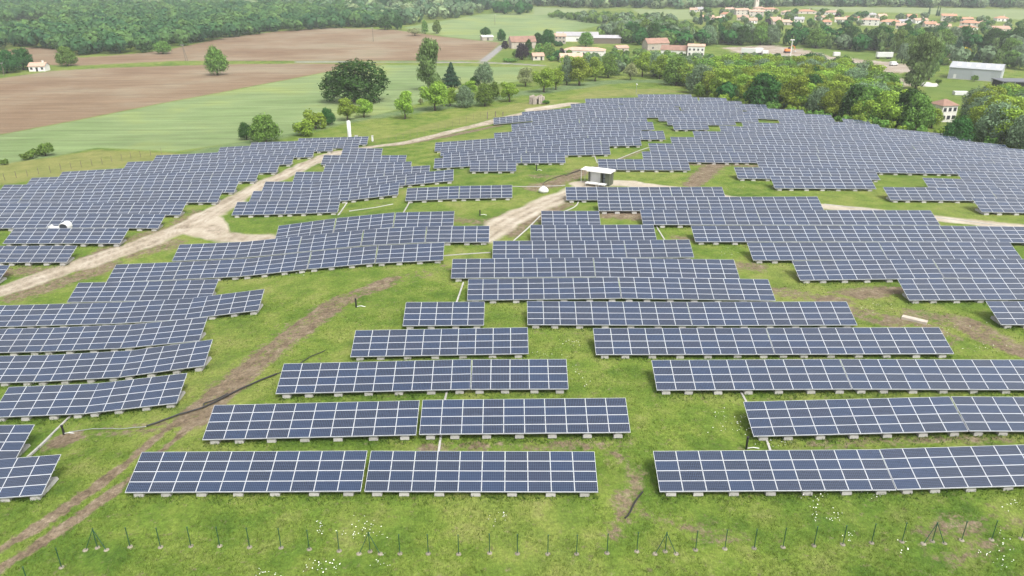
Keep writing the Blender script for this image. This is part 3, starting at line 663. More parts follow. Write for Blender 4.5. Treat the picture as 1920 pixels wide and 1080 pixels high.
for t in TABLES:
    D = t['y'] * CP - (t['z'] - CAMZ) * SP
    root = empty('solar_table', (t['x'], t['y'], t['z'] + 0.0)); root.rotation_euler = (0, -t['th'], 0)
    tag(root, table_label(t), 'solar table', BLOCK[t['b']][1])
    nc = t['nc']; root.scale.x = t['sx']
    if t['k'] <= 3:
        for i in range(nc):
            for j in range(4):
                m_ = link('solar_module', ME_MODULE, root)
                s_ = j * ROWP; m_.location = ((i - nc / 2) * CPITCH, s_ * ct, HB + s_ * st)
    else: link('panel_array', ME_ARRAY[nc], root)
    if t['k'] <= 20:
        link('support_frame', ME_FRAME[nc], root)
        for x in FEETX[nc]:
            f_ = link('concrete_foot', ME_FOOT, root)
            xw, yw = t['x'] + x * math.cos(t['th']), t['y'] + 1.4
            dz = gz(xw, yw) - (t['z'] + x * math.sin(t['th']))
            f_.location = (x, 0, max(-0.3, min(0.0, dz)))
    else: link('support_frame', ME_FRAME[nc], root)
print('tables', len(TABLES), 'modules', sum(t['nc'] * 4 for t in TABLES if t['k'] <= 3))

# ------------------------------------------------------------------ trees
SHAPES = {   # lobes: (x, y, z, rx, ry, rz) in a unit tree: width 1, height 1, base at z = 0
 'round': lambda r: [(0, 0, .54, .30, .30, .32)] + [(R * math.cos(a), R * math.sin(a), z + r.uniform(-.05, .05), q, q, q * .85) for R, z, n in ((.31, .42, 6), (.29, .60, 6), (.17, .78, 4)) for a in np.linspace(0, 6.28, n + 1)[:-1] + r.uniform(0, 6) for q in [r.uniform(.13, .20)]] + [(r.uniform(-.08, .08), r.uniform(-.08, .08), .86, .15, .15, .12)],
 'spread': lambda r: [(.34 * math.cos(a) * r.uniform(.7, 1.05), .34 * math.sin(a) * r.uniform(.7, 1.05), r.uniform(.40, .72), r.uniform(.12, .2), r.uniform(.12, .2), r.uniform(.08, .14)) for a in np.linspace(0, 6.28, 12)[:-1] + r.uniform(0, 1)] + [(r.uniform(-.24, .24), r.uniform(-.24, .24), r.uniform(.74, .9), r.uniform(.13, .2), .17, .10) for _ in range(6)] + [(0, 0, .55, .22, .22, .26)],
 'tall': lambda r: [(r.uniform(-.2, .2), r.uniform(-.2, .2), z, r.uniform(.18, .30), r.uniform(.18, .30), r.uniform(.07, .12)) for z in np.linspace(.16, .88, 15)] + [(r.uniform(-.1, .1), 0, .93, .14, .14, .07)],
 'cone': lambda r: [(r.uniform(-.06, .06) + .22 * (1 - z) * math.cos(z * 40), .22 * (1 - z) * math.sin(z * 40), z, .34 * (1.02 - z) + .05, .34 * (1.02 - z) + .05, .075) for z in np.linspace(.12, .95, 16)],
 'oakwide': lambda r: [(-.40, 0, .36, .11, .16, .17), (-.34, .08, .55, .12, .2, .15), (-.36, -.05, .18, .10, .14, .14), (-.14, .0, .74, .15, .2, .16), (.04, -.05, .84, .15, .2, .14), (.2, .05, .78, .14, .2, .15), (.34, 0, .64, .13, .2, .16), (.42, .02, .46, .09, .16, .14), (.33, -.08, .34, .13, .18, .16), (-.06, -.15, .52, .17, .2, .18), (.12, -.2, .42, .15, .18, .17), (-.16, -.12, .34, .11, .18, .18), (.24, -.15, .18, .14, .16, .14), (0, -.15, .22, .14, .16, .14), (-.2, .1, .56, .14, .2, .16), (.06, .12, .5, .22, .18, .28), (-.28, .05, .38, .14, .15, .22)],
 'bush': lambda r: [(r.uniform(-.3, .3), r.uniform(-.3, .3), r.uniform(.28, .7), r.uniform(.14, .24), r.uniform(.14, .24), r.uniform(.16, .28)) for _ in range(11)],
 'dome': lambda r: [(0, 0, .5, .42, .42, .42)] + [(.3 * math.cos(a), .3 * math.sin(a), r.uniform(.42, .66), .2, .2, .2) for a in np.linspace(0, 6.28, 7)[:-1] + r.uniform(0, 1)] + [(.05, .05, .8, .2, .2, .15)],
}
def crown_arrays(shape, n, leaf, seed, ragged=.2, jit=.34):
    r = np.random.default_rng(seed); lobes = np.array(SHAPES[shape](r)); m = len(lobes)
    if shape in ('spread', 'round'): lobes[:, 2] = 1 - (1 - lobes[:, 2]) * 1.2; lobes[:, 5] *= 1.2
    area = lobes[:, 3] * lobes[:, 4] + lobes[:, 3] * lobes[:, 5] * 2; n2 = int(n * 1.7)
    li = r.choice(m, n2, p=area / area.sum()); d_ = r.normal(size=(n2, 3)); d_[:, 2] = d_[:, 2] * .9 + .28; d_ /= np.linalg.norm(d_, axis=1)[:, None]
    rad = 1 + r.normal(0, ragged, n2) - .06; P = lobes[li, :3] + d_ * lobes[li, 3:] * rad[:, None]
    inside = np.zeros(n2, bool)
    for j in range(m):
        q = (((P - lobes[j, :3]) / lobes[j, 3:]) ** 2).sum(1); inside |= (q < .62) & (li != j)
    ok = ~inside | (r.random(n2) < .12); P = P[ok][:n]; d_ = d_[ok][:n]; n = len(P)
    nr = d_ + r.normal(0, jit, (n, 3)); nr /= np.linalg.norm(nr, axis=1)[:, None]
    up = r.normal(size=(n, 3)); a = np.cross(nr, up); a /= np.linalg.norm(a, axis=1)[:, None]; b = np.cross(nr, a)
    s = leaf * r.uniform(.55, 1.35, n)[:, None]; asp = r.uniform(.6, 1.0, n)[:, None]
    V = np.stack([P - a * s - b * s * asp, P + a * s - b * s * asp * .6, P + a * s * .8 + b * s * asp, P - a * s * .7 + b * s * asp * .9], 1)
    return V.reshape(-1, 3), np.arange(n * 4).reshape(-1, 4)
KIND = {  # kind: (shape, leaves, leaf size, material, words)
 'oak': ('round', 1200, .043, 'oak', 'dark green dense round tree'), 'robinia': ('spread', 1200, .040, 'robinia', 'bright yellow-green spreading tree'),
 'mid': ('round', 1200, .042, 'mid', 'mid-green rounded tree'), 'willow': ('round', 1300, .036, 'willow', 'soft grey-green willowy tree'),
 'poplar': ('tall', 1500, .042, 'poplar', 'tall pale green poplar'), 'conifer': ('cone', 900, .045, 'conifer', 'dark pointed conifer'),
 'blossom': ('spread', 800, .046, 'blossom', 'tree covered in cream blossom'), 'purple': ('round', 700, .05, 'purple', 'dark purple-leaved tree'),
 'yellow': ('bush', 700, .055, 'yellow', 'golden yellow-leaved tree'), 'bigoak': ('oakwide', 6500, .0165, 'oak', 'huge dark oak'),
 'bush': ('bush', 420, .075, 'mid', 'low green bush'), 'cypress': ('cone', 500, .05, 'conifer', 'narrow dark cypress'), 'ybush': ('bush', 420, .07, 'robinia', 'yellow-green shrub'),
 'dry': ('spread', 260, .05, 'blossom', 'thin tree with bare pale twigs'), }
PROTO, TRUNK = {}, {}
def trunk_mesh(shape, seed):
    r = np.random.default_rng(seed); mb = MB(); lobes = SHAPES[shape](np.random.default_rng(seed))
    top = .62 if shape != 'tall' else .85
    mb.tube([(0, 0, -.05), (.01, 0, .12), (-.01, .01, .34), (0, 0, top)], [.05, .036, .028, .008], 7)
    for l in lobes[:6]:
        mb.tube([(0, 0, .2 + .1 * r.random()), (l[0] * .5, l[1] * .5, l[2] * .7), (l[0] * .95, l[1] * .95, l[2])], [.022, .014, .005], 5)
    return mb.mesh('trunk', M_BARK, True)
def proto(kind, v, hero=False):
    key = (kind, v, hero)
    if key not in PROTO:
        sh, n, lf, mt, _ = KIND[kind]; sd_ = sum(map(ord, kind)) * 31 + v
        if hero and n < 2000: n = int(n * 3.2); lf *= .56
        V, Q = crown_arrays(sh, n, lf, sd_); mats = [LEAF[mt]]
        PROTO[key] = np_mesh('crown_' + kind, V, Q, mats); TRUNK[key] = trunk_mesh(sh, sd_)
    return PROTO[key], TRUNK[key]
def plant(kind, loc, W, Ht, label, group=None, hero=False, cat=None, v=None):
    c, t = proto(kind, random.randrange(4) if v is None else v, hero)
    nm = {'bush': 'bush', 'ybush': 'bush', 'conifer': 'conifer_tree', 'cypress': 'cypress_tree', 'poplar': 'poplar_tree', 'bigoak': 'oak_tree', 'blossom': 'blossoming_tree'}.get(kind, 'broadleaf_tree')
    o = empty(nm, (loc[0], loc[1], loc[2] - .05 * Ht * .3), random.uniform(0, 6.28) if kind != 'bigoak' else 0.0); o.scale = (W, W, Ht)
    link('crown', c, o); link('trunk', t, o)
    tag(o, label, cat or ('bush' if nm == 'bush' else 'tree'), group); return o
def plant_px(kind, bx, by, wp, hp, label, group=None, hero=None):
    p = H(bx, by); s = pxs(p)
    return plant(kind, p, wp * s, hp * s / .97, label, group, wp >= 28 if hero is None else hero)
SOLO = [
 ('mid', 408, 141, 42, 53, 'lone green tree standing in the middle of the brown ploughed field'),
 ('bigoak', 667, 191, 124, 76, 'huge dark spreading oak alone in the green crop field'),
 ('poplar', 806, 170, 52, 92, 'tall pale poplar towering over the conifers behind the small roadside trees'),
 ('conifer', 846, 164, 38, 44, 'dark green conifer directly beside the tall pale poplar'),
 ('willow', 908, 160, 38, 42, 'blue-grey bushy tree by itself at the edge of the crop field'),
 ('oak', 891, 160, 22, 18, 'small dark bush at the foot of the blue-grey tree'),
 ('robinia', 816, 207, 58, 52, 'broad yellow-green tree with bare trunk in front of the poplar'),
 ('robinia', 844, 199, 30, 34, 'small yellowish tree just right of the broad yellow-green one'),
 ('willow', 872, 201, 38, 40, 'pale greyish round tree in the middle of the meadow row'),
 ('mid', 909, 199, 36, 42, 'bright green round tree with short trunk in the meadow row'),
 ('mid', 926, 186, 24, 32, 'darker slim tree between two round trees of the meadow row'),
 ('robinia', 955, 191, 38, 36, 'round light green tree ending the meadow row on the ruin side'),
 ('robinia', 880, 178, 34, 26, 'yellow-green crown peeping out behind the meadow row'),
 ('robinia', 760, 223, 38, 50, 'upright yellow-green tree standing apart between oak and meadow row'),
 ('robinia', 652, 226, 40, 40, 'yellow-green tree behind the white tank, in front of the oak'),
 ('robinia', 683, 220, 36, 34, 'yellow-green tree with pale blossom right of the one behind the white tank'),
 ('blossom', 789, 196, 11, 11, 'small round white-flowering bush left of the meadow row'),
 ('mid', 499, 268, 60, 54, 'big green bushy tree touching the upper edge of the left panel block'),
 ('oak', 463, 262, 30, 32, 'small dark tree snuggled against the left of the big bushy tree'),
 ('ybush', 568, 254, 46, 36, 'yellow-green shrub mass between the bushy tree and the white tank'),
 ('ybush', 592, 242, 44, 36, 'yellowish shrub with bare twigs left of the white tank'),
 ('oak', 615, 234, 30, 32, 'dark green shrub at the top of the shrub line by the tank'),
 ('bush', 86, 292, 34, 26, 'largest of the round bushes on the field edge beyond the left panels'),
 ('bush', 62, 297, 24, 20, 'middle-sized bush on the field edge beside the largest one'),
 ('bush', 48, 300, 18, 14, 'small bush ending the clump on the field edge'),
 ('bush', 9, 309, 16, 11, 'tiny bush on the field edge at the picture border'),
 ('oak', 14, 137, 48, 42, 'dark leafy tree left of the small white farmhouse'),
 ('oak', 45, 131, 40, 40, 'dark round tree right against the small white farmhouse'),
 ('mid', 127, 124, 38, 36, 'solitary round tree at the end of the farmhouse hedge'),
 ('bush', 76, 131, 20, 14, 'dark shrub in front of the white farmhouse wall'),
 ('mid', 306, 101, 34, 24, 'rounded bright tree bulging out of the dark forest edge'),
 ('mid', 797, 63, 13, 24, 'slim tree on the border between ploughed and pale fields'),
 ('mid', 819, 63, 18, 24, 'round tree standing right of the slim one on the field border'),
 ('oak', 746, 55, 20, 26, 'last dark tree of the forest tip by the ploughed field'),
 ('oak', 722, 56, 26, 26, 'dark tree second from the forest tip by the ploughed field'),
 ('dry', 778, 67, 34, 14, 'pale leafless scrub at the corner of the ploughed field'),
 ('oak', 910, 67, 22, 15, 'dark tree directly behind the white-roofed hut'),
 ('oak', 940, 77, 18, 22, 'round dark tree right of the white-roofed hut'),
 ('purple', 947, 92, 15, 15, 'round dark bush at the bend of the farm lane'),
 ('purple', 979, 112, 28, 30, 'dark reddish tree on the lawn before the old barn'),
 ('oak', 991, 94, 14, 20, 'dark green tree in front of the old barn gable'),
 ('oak', 1008, 84, 24, 22, 'dark tree left of the biggest farm tree'),
 ('oak', 1028, 86, 28, 30, 'biggest dark farm tree beside the stone farmhouse'),
 ('mid', 1030, 104, 24, 20, 'green tree behind the small villa hedge'), ('oak', 1047, 113, 26, 18, 'dark wide shrub beside the small villa'),
 ('oak', 1049, 87, 16, 9, 'low dark dome-shaped shrub before the stone farmhouse'), ('mid', 1098, 87, 32, 26, 'bright green tree in front of the long barn'),
 ('purple', 1053, 108, 14, 18, 'dark reddish shrub left of the cream hall'),
 ('willow', 1062, 160, 20, 56, 'tall narrow grey-green tree rising from the meadow edge trees'),
 ('robinia', 1020, 173, 46, 44, 'yellow-green tree at the left end of the meadow edge behind the ruin'),
 ('blossom', 985, 162, 34, 36, 'pale washed-out tree left of the meadow edge trees'),
 ('robinia', 1042, 168, 32, 38, 'bright tree between the left end tree and the narrow grey one'),
 ('robinia', 1086, 160, 50, 52, 'large yellow-green tree right of the narrow grey one'),
 ('robinia', 1116, 152, 34, 44, 'yellow-green tree third right of the narrow grey one'),
 ('mid', 1140, 146, 36, 42, 'green tree above the middle of the meadow edge'),
 ('blossom', 1182, 150, 28, 30, 'pale whitish tree on the crest of the meadow edge'),
 ('robinia', 1204, 144, 36, 44, 'yellow-green tree just right of the pale whitish one'),
 ('robinia', 1236, 148, 36, 44, 'yellow-green tree second right of the pale whitish one'),
 ('mid', 1268, 160, 54, 54, 'large round green tree at the right end of the meadow'),
 ('blossom', 1297, 168, 18, 26, 'slim cream-flowering tree at the right end of the meadow'),
 ('mid', 1311, 182, 26, 26, 'small round tree touching the top row of hilltop panels'),
 ('blossom', 1452, 206, 24, 24, 'cream blossoming tree at the upper right panel edge, nearer the hilltop'),
 ('blossom', 1558, 212, 30, 34, 'cream blossoming tree at the upper right panel edge, farther from the hilltop'),
 ('dry', 1622, 232, 26, 46, 'pale bare-twigged tree at the panel edge left of the villa'),
 ('poplar', 1716, 168, 62, 100, 'tallest broad poplar beside the lawn of the grey shed'),
 ('poplar', 1741, 150, 38, 74, 'second poplar directly behind the tallest one by the lawn'),
 ('robinia', 1746, 240, 40, 40, 'yellow-green tree hiding the left corner of the villa'), ('oak', 1793, 270, 56, 52, 'dark green tree below the villa wall'), ('mid', 1808, 244, 44, 38, 'green tree covering the right side of the villa'),
 ('willow', 1690, 118, 24, 36, 'grey-green tree left behind the tallest poplar'),
 ('yellow', 1810, 114, 20, 27, 'golden yellow tree behind the grey shed'),
 ('conifer', 1793, 108, 24, 36, 'dark conifer just left of the golden yellow tree'),
 ('conifer', 1832, 114, 18, 24, 'dark conifer just right of the golden yellow tree'),
 ('poplar', 1856, 122, 17, 30, 'narrow pale poplar right of the dark conifers behind the shed'),
 ('bush', 1759, 158, 11, 10, 'round bush on the lawn beside the grey shed'), ('bush', 1826, 153, 13, 12, 'round dark bush before the front wall of the grey shed'),
 ('purple', 1439, 53, 13, 18, 'dark purple tree between the village roofs'), ('cypress', 1313, 47, 11, 26, 'dark column-shaped tree at the village edge'),
 ('purple', 1571, 34, 12, 9, 'small purple tree among the upper village roofs'),
 ('cypress', 1741, 29, 5, 17, 'cypress standing apart left of the pair above the village'), ('cypress', 1756, 30, 5, 18, 'left cypress of the pair above the village'), ('cypress', 1760, 31, 5, 17, 'right cypress of the pair above the village'),
 ('bush', 956, 116, 30, 7, 'long clipped hedge beside the lane'),
 ('oak', 1752, 124, 26, 18, 'dark shrub left behind the grey shed'), ('mid', 1770, 122, 20, 14, 'low green shrub right behind the poplars near the shed'),
]
for kind, bx, by, wp, hp, lab in SOLO: plant_px(kind, bx, by, wp, hp, lab)

def scatter(poly, step, size, kinds, name, jit=.42, seed=1):
    """plants on a jittered grid wherever the photo shows this wood standing"""
    r = np.random.default_rng(seed); q = np.array([[float(t) for t in p.split(',')] for p in poly.split()])
    P = hit(q[:, 0], np.maximum(q[:, 1], -60)); x0, x1, y0, y1 = P[:, 0].min(), P[:, 0].max(), P[:, 1].min(), P[:, 1].max()
    gx, gy = np.meshgrid(np.arange(x0, x1, step), np.arange(y0, y1, step)); gx = gx.ravel() + r.uniform(-jit, jit, gx.size) * step; gy = gy.ravel() + r.uniform(-jit, jit, gy.size) * step
    z = terrain(gx, gy); px, py = world_to_px(gx, gy, z); ins = np.zeros(px.shape, bool)
    for i in range(len(q)):
        a, b = q[i], q[(i + 1) % len(q)]
        ins ^= ((a[1] > py) != (b[1] > py)) & (px < (b[0] - a[0]) * (py - a[1]) / (b[1] - a[1] + 1e-12) + a[0])
    ks = list(kinds); pr = np.array([kinds[k] for k in ks], float); pr /= pr.sum(); out = []
    for i in np.nonzero(ins)[0]:
        k = ks[r.choice(len(ks), p=pr)]; h_ = r.uniform(*size); wd = h_ * {'poplar': r.uniform(.4, .55), 'conifer': .6, 'cypress': .25}.get(k, r.uniform(.85, 1.15))
        out.append(dict(kind=k, loc=(gx[i], gy[i], z[i]), W=wd, H=h_, px=px[i], py=py[i], s=h_ * 1 / pxs((gx[i], gy[i], z[i])), name=name))
    return out
CLEAR = [(1774, 226, 44, 8), (1784, 222, 18, 10), (1840, 150, 80, 22), (1716, 168, 20, 10), (1770, 180, 60, 30)]     # villa, shed and lawn stay in sight
SC = []
SC += scatter('1300,172 1345,188 1420,203 1500,215 1560,226 1620,238 1700,250 1790,262 1880,279 1960,298 1960,205 1870,205 1835,224 1740,234 1690,222 1640,168 1560,147 1480,138 1390,134 1340,138 1220,139 1130,140 1060,149 1040,156 1110,146 1200,139 1262,152',
              6.7, (7.5, 12.5), {'robinia': 7, 'mid': 3, 'willow': 2.5, 'oak': 1, 'blossom': .15}, 'wood', seed=3)
SC += scatter('1325,187 1420,206 1500,218 1560,229 1620,241 1700,253 1790,265 1880,282 1960,300 1960,292 1880,275 1790,259 1700,247 1620,235 1560,223 1500,212 1420,200 1335,184', 4.2, (2.5, 4.5), {'ybush': 3, 'bush': 2}, 'wood', seed=4)
SC += scatter('1160,84 1300,88 1440,85 1560,93 1660,101 1700,112 1760,98 1800,92 1960,108 1960,96 1800,86 1600,84 1400,75 1280,73 1160,72', 11, (11, 16), {'poplar': 3, 'mid': 3, 'willow': 2, 'oak': 3}, 'belt', seed=5)
SC += scatter('1120,74 1180,40 1240,42 1290,60 1290,88 1240,90 1170,84', 12, (8, 13), {'willow': 4, 'mid': 2, 'poplar': 1}, 'belt', seed=6)
SC += scatter('1350,136 1480,142 1560,152 1640,168 1690,165 1620,140 1560,129 1480,119 1380,114', 6.2, (4.5, 7), {'willow': 4, 'mid': 1}, 'wood', seed=7)
SC += scatter('1740,120 1800,124 1940,138 1940,112 1760,102', 13, (8, 13), {'mid': 3, 'willow': 2, 'poplar': 2}, 'belt', seed=8)
SC += scatter('1060,122 1130,130 1330,130 1345,122 1290,120 1200,118 1120,116', 10, (5, 8), {'robinia': 4, 'mid': 2, 'willow': 1}, 'wood', seed=9)
SC += scatter('1060,104 1130,118 1330,120 1345,108 1290,110 1200,98 1120,100', 9, (3, 5), {'robinia': 3, 'mid': 3, 'ybush': 2}, 'wood', seed=14)
SC += scatter('960,112 1060,116 1070,96 1040,84 1000,92 975,100', 13, (3, 6), {'mid': 3, 'oak': 2, 'bush': 2}, 'village', seed=15)
SC += scatter('1285,56 1440,62 1600,64 1960,66 1960,44 1700,34 1500,22 1300,20', 25, (4.5, 8.5), {'mid': 4, 'oak': 3, 'willow': 2}, 'village', seed=10)
SC += scatter('1065,40 1180,48 1180,36 1110,30', 11, (7, 10), {'mid': 2, 'willow': 2}, 'belt', seed=11)
SC += scatter('930,28 1000,28 1000,22 930,20', 16, (12, 15), {'oak': 2}, 'belt', seed=12)
SC += scatter('1030,33 1130,47 1130,42 1040,28', 10, (5, 8), {'mid': 2}, 'belt', seed=13)
SC = [t for t in SC if not any(abs(t['px'] - a) < c_ and -2 < t['py'] - b < d_ + t['s'] * .8 for a, b, c_, d_ in CLEAR[:1]) and not any(abs(t['px'] - a) < c_ and abs(t['py'] - b) < d_ for a, b, c_, d_ in CLEAR)]
SC.sort(key=lambda t: -t['s'] * t['W'] / t['H'] ** .5)
IND, REST = SC[:215], SC[215:]
LM = [('near the ruin', 1010, 180), ('before the cream hall', 1110, 115), ('below the white house block', 1290, 120), ('by the hilltop panel corner', 1350, 170), ('below the white trucks', 1420, 135),
      ('below the lamp mast', 1490, 140), ('along the upper panel edge', 1480, 190), ('below the small white container', 1570, 150), ('left of bare-twigged tree', 1580, 205), ('below the tallest poplar', 1660, 200),
      ('below the shed lawn', 1730, 215), ('in front of the villa', 1770, 250), ('right of the villa', 1840, 235), ('by the lowest panel edge', 1890, 270), ('under the dark-roofed carport', 1900, 200),
      ('behind the building site', 1420, 75), ('behind the site meadow', 1580, 88), ('left of the white house block', 1200, 70), ('above the grey shed', 1850, 105), ('among the village roofs', 1500, 40), ('among the right-hand villas', 1800, 50), ('beside the far pale field', 1050, 35)]
cell = {}
for t in IND:
    l = min(LM, key=lambda m: (m[1] - t['px']) ** 2 + ((m[2] - t['py']) * 1.6) ** 2)[0]; cell.setdefault((l, t['kind']), []).append(t)
for (l, k), L_ in cell.items():
    L_.sort(key=lambda t: t['px']); wd = KIND[k][4]
    for i, t in enumerate(L_):
        lab = '%s %s' % (wd, l) if len(L_) == 1 else '%s %s, %s from left' % (wd, l, ORD[i] if i < 20 else str(i + 1))
        plant(t['kind'], t['loc'], t['W'], t['H'], lab, 'trees of the valley wood' if t['name'] == 'wood' else 'trees around the village', hero=t['s'] * t['W'] / t['H'] > 26)
def mass(name, trees, leafmat, n, leaf, shape='dome'):
    Vs, Qs, Ts = [], [], []; off = 0; base = [crown_arrays(shape, n, leaf, 900 + i, .08, .12) for i in range(5)]
    for t in trees:
        V, Q = base[random.randrange(5)]; a = random.uniform(0, 6.28); c, s = math.cos(a), math.sin(a); V = V * np.array([t['W'], t['W'], t['H']])
        V = np.stack([V[:, 0] * c - V[:, 1] * s, V[:, 0] * s + V[:, 1] * c, V[:, 2] - t['H'] * .08], -1) + np.array(t['loc']); Vs.append(V); Qs.append(Q + off); off += len(V); Ts.append(np.full(len(V), random.random() ** 1.3, np.float32))
    if not Vs: return
    me = np_mesh(name, np.concatenate(Vs), np.concatenate(Qs), [LEAF[leafmat]]); me.attributes.new('tree_green', 'FLOAT', 'POINT').data.foreach_set('value', np.concatenate(Ts))
    return tag(link(name, me), kind='stuff')
for k in set(t['kind'] for t in REST):
    L_ = [t for t in REST if t['kind'] == k]; mass('woodland', L_, 'mass_mid' if k in ('mid', 'robinia') else KIND[k][3], 260, .08, 'dome' if KIND[k][0] in ('round', 'spread') else KIND[k][0])
F1 = scatter('-120,98 0,94 60,88 110,100 150,104 270,100 310,92 420,72 520,60 640,53 752,50 760,40 640,19 300,16 120,14 -120,5', 10.5, (9, 16), {'oak': 1}, 'f', seed=21)
F1 = [t for t in F1 if not (t['px'] < 95 and 36 < t['py'] < 62 and t['px'] * -.12 + 46 < t['py'] < 60)]
mass('forest', F1, 'forest', 230, .072)
F2 = scatter('-160,14 120,20 300,21 640,25 700,48 760,50 900,25 1000,12 1110,16 1180,16 1300,18 1400,16 1500,12 2080,18 2080,-30 -160,-30', 15, (11, 17), {'willow': 1}, 'f', seed=22)
mass('woodland', [t for t in F2 if random.random() < .6], 'hazewood', 90, .12); 
F3 = scatter('-160,14 120,18 300,19 640,22 900,20 1000,12 1110,16 1300,16 1400,15 1500,12 2080,18 2080,-30 -160,-30', 20, (12, 18), {'oak': 1}, 'f', seed=23)
mass('forest', F3, 'forest', 90, .12)
print('scatter', len(SC), 'forest', len(F1), len(F2), len(F3))

# ------------------------------------------------------------------ buildings
def hip_or_gable(W, D, h, rh, kind='gable', ov=.4):
    """returns wall and roof builders for a house W along x, D along y, walls h, roof rise rh; ridge along x"""
    a = MB(); x, y = W / 2, D / 2
    a.quad((-x, -y, -1), (x, -y, -1), (x, -y, h), (-x, -y, h)); a.quad((x, y, -1), (-x, y, -1), (-x, y, h), (x, y, h))
    a.quad((x, -y, -1), (x, y, -1), (x, y, h), (x, -y, h)); a.quad((-x, y, -1), (-x, -y, -1), (-x, -y, h), (-x, y, h))
    r = MB(); X, Y = x + ov, y + ov; e = ov * rh / y; t = .16
    if kind == 'gable':
        a.tri((x, -y, h), (x, y, h), (x, 0, h + rh)); a.tri((-x, y, h), (-x, -y, h), (-x, 0, h + rh))
        for s in (-1, 1):
            r.hexa([(-X, s * Y, h - e + .02), (X, s * Y, h - e + .02), (X, 0, h + rh + .02), (-X, 0, h + rh + .02), (-X, s * Y, h - e + t), (X, s * Y, h - e + t), (X, 0, h + rh + t), (-X, 0, h + rh + t)])
    else:
        k = max(.5, x - y * .9)
        b = [(-X, -Y, h - e + .02), (X, -Y, h - e + .02), (X, Y, h - e + .02), (-X, Y, h - e + .02)]; p = [(-k, 0, h + rh), (k, 0, h + rh)]
        r.quad(b[0], b[1], p[1], p[0]); r.quad(b[2], b[3], p[0], p[1]); r.tri(b[1], b[2], p[1]); r.tri(b[3], b[0], p[0]); r.quad(b[3], b[2], b[1], b[0])
    return a, r
def window_part(root, x, z, w_, h_, y, mw=None, name='window', axis='front'):
    m = MB()
    if axis == 'front':
        m.box(x - w_ / 2, x + w_ / 2, y - .06, y + .05, z, z + h_, 0); m.box(x - w_ / 2 - .12, x + w_ / 2 + .12, y - .12, y - .061, z - .14, z - .005, 1)
    else:
        m.box(y - .05, y + .06, x - w_ / 2, x + w_ / 2, z, z + h_, 0); m.box(y + .061, y + .12, x - w_ / 2 - .12, x + w_ / 2 + .12, z - .14, z - .005, 1)
    return m.build(name, [mw or M_GLASSW, M_RWHITE], root)
def house(px, py, wpx, label, roofm, wallm, h=3.0, dep=.62, rh=1.6, kind='gable', rz=None, wins=2, chim=True, name='house', cat='house', group=None, dmin=6):
    p = H(px, py); s = pxs(p); W = wpx * s * .95; D = max(dmin, W * dep)
    if rz is None: rz = -math.atan2(p.x, p.y) * .5 + random.uniform(-.3, .3)
    o = empty(name, p, rz); tag(o, label, cat, group)
    D_ = Vector((-math.sin(rz), math.cos(rz), 0)) * D / 2; o.location = p + D_; o.location.z = min(p.z, gz(p.x, p.y))
    a, r = hip_or_gable(W, D, h, rh, kind); a.build('wall', wallm, o); ro = r.build('roof', roofm, o)
    if chim:
        c = MB(); c.box(W * .22, W * .22 + .7, .5, 1.1, h + rh * .3, h + rh + .9); c.box(W * .22 - .08, W * .22 + .78, .42, 1.18, h + rh + .902, h + rh + 1.05); c.build('chimney', wallm, ro)
    for i in range(wins):
        x = (i + .5) / wins * W - W / 2
        if i == wins // 2 and h < 4: window_part(o, x, 0.0, 1.1, 2.1, -D / 2, M_DARK, 'door')
        else:
            window_part(o, x, .9, 1.2, 1.25, -D / 2)
            if h > 4.6: window_part(o, x, 3.5, 1.1, 1.2, -D / 2)
    return o
HAM = [
 (915, 76, 22, 'small hut with bright white lean roof by the ploughed field', M_WHITE, M_STONEW, 2.6, .5, .9, 'gable', .35, 1, False),
 (982, 91, 50, 'long old stone barn with weathered tile roof at the farm lane', M_TILE3, M_STONEW, 4.5, .5, 3.2, 'gable', .25, 2, False),
 (1050, 82, 22, 'two-storey stone farmhouse with pink roof between the dark trees', M_TILE2, M_STONEW, 5.2, .6, 1.6, 'gable', -.05, 3, True),
 (1082, 78, 82, 'long white barn under a wide grey roof in the hamlet', M_SLATE, M_RWHITE, 4.2, .35, 2.2, 'gable', -.06, 3, False),
 (1138, 82, 54, 'open farm shed with grey roof and dark bays', M_SLATE, M_WOOD, 4.0, .4, 1.6, 'gable', -.08, 0, False),
 (1094, 105, 80, 'low cream hall with broad pale pink hipped roof', M_TILE2, M_RWHITE, 3.4, .42, 1.5, 'hip', -.22, 3, False),
 (1010, 113, 22, 'small pink-roofed villa behind a clipped hedge', M_TILE2, M_RENDER, 2.5, .7, 1.5, 'gable', .2, 2, False),
 (1072, 117, 44, 'pale gabled house half hidden by meadow edge trees', M_TILE2, M_RENDER, 2.8, .4, 2.0, 'gable', .1, 2, False),
 (1168, 98, 24, 'old ruined-looking outbuilding with patched pale roof', M_TILE2, M_STONEW, 2.8, .6, 1.3, 'gable', .3, 1, False),
 (1234, 94, 46, 'large brown-roofed barn left of the white house block', M_TILE3, M_STONEW, 4.5, .55, 2.8, 'gable', .28, 2, False),
 (1262, 104, 50, 'brown tiled house with bright white gable front', M_TILE3, M_RWHITE, 3.4, .45, 2.4, 'gable', -.38, 3, False),
 (1304, 106, 32, 'two-storey white house block with rows of small windows', M_TILE2, M_RWHITE, 6.2, .6, 1.0, 'gable', -.25, 4, False),
 (70, 134, 30, 'small white farmhouse between the dark trees at the field edge', M_TILE2, M_RWHITE, 2.8, .5, 1.5, 'gable', .1, 3, True),
]
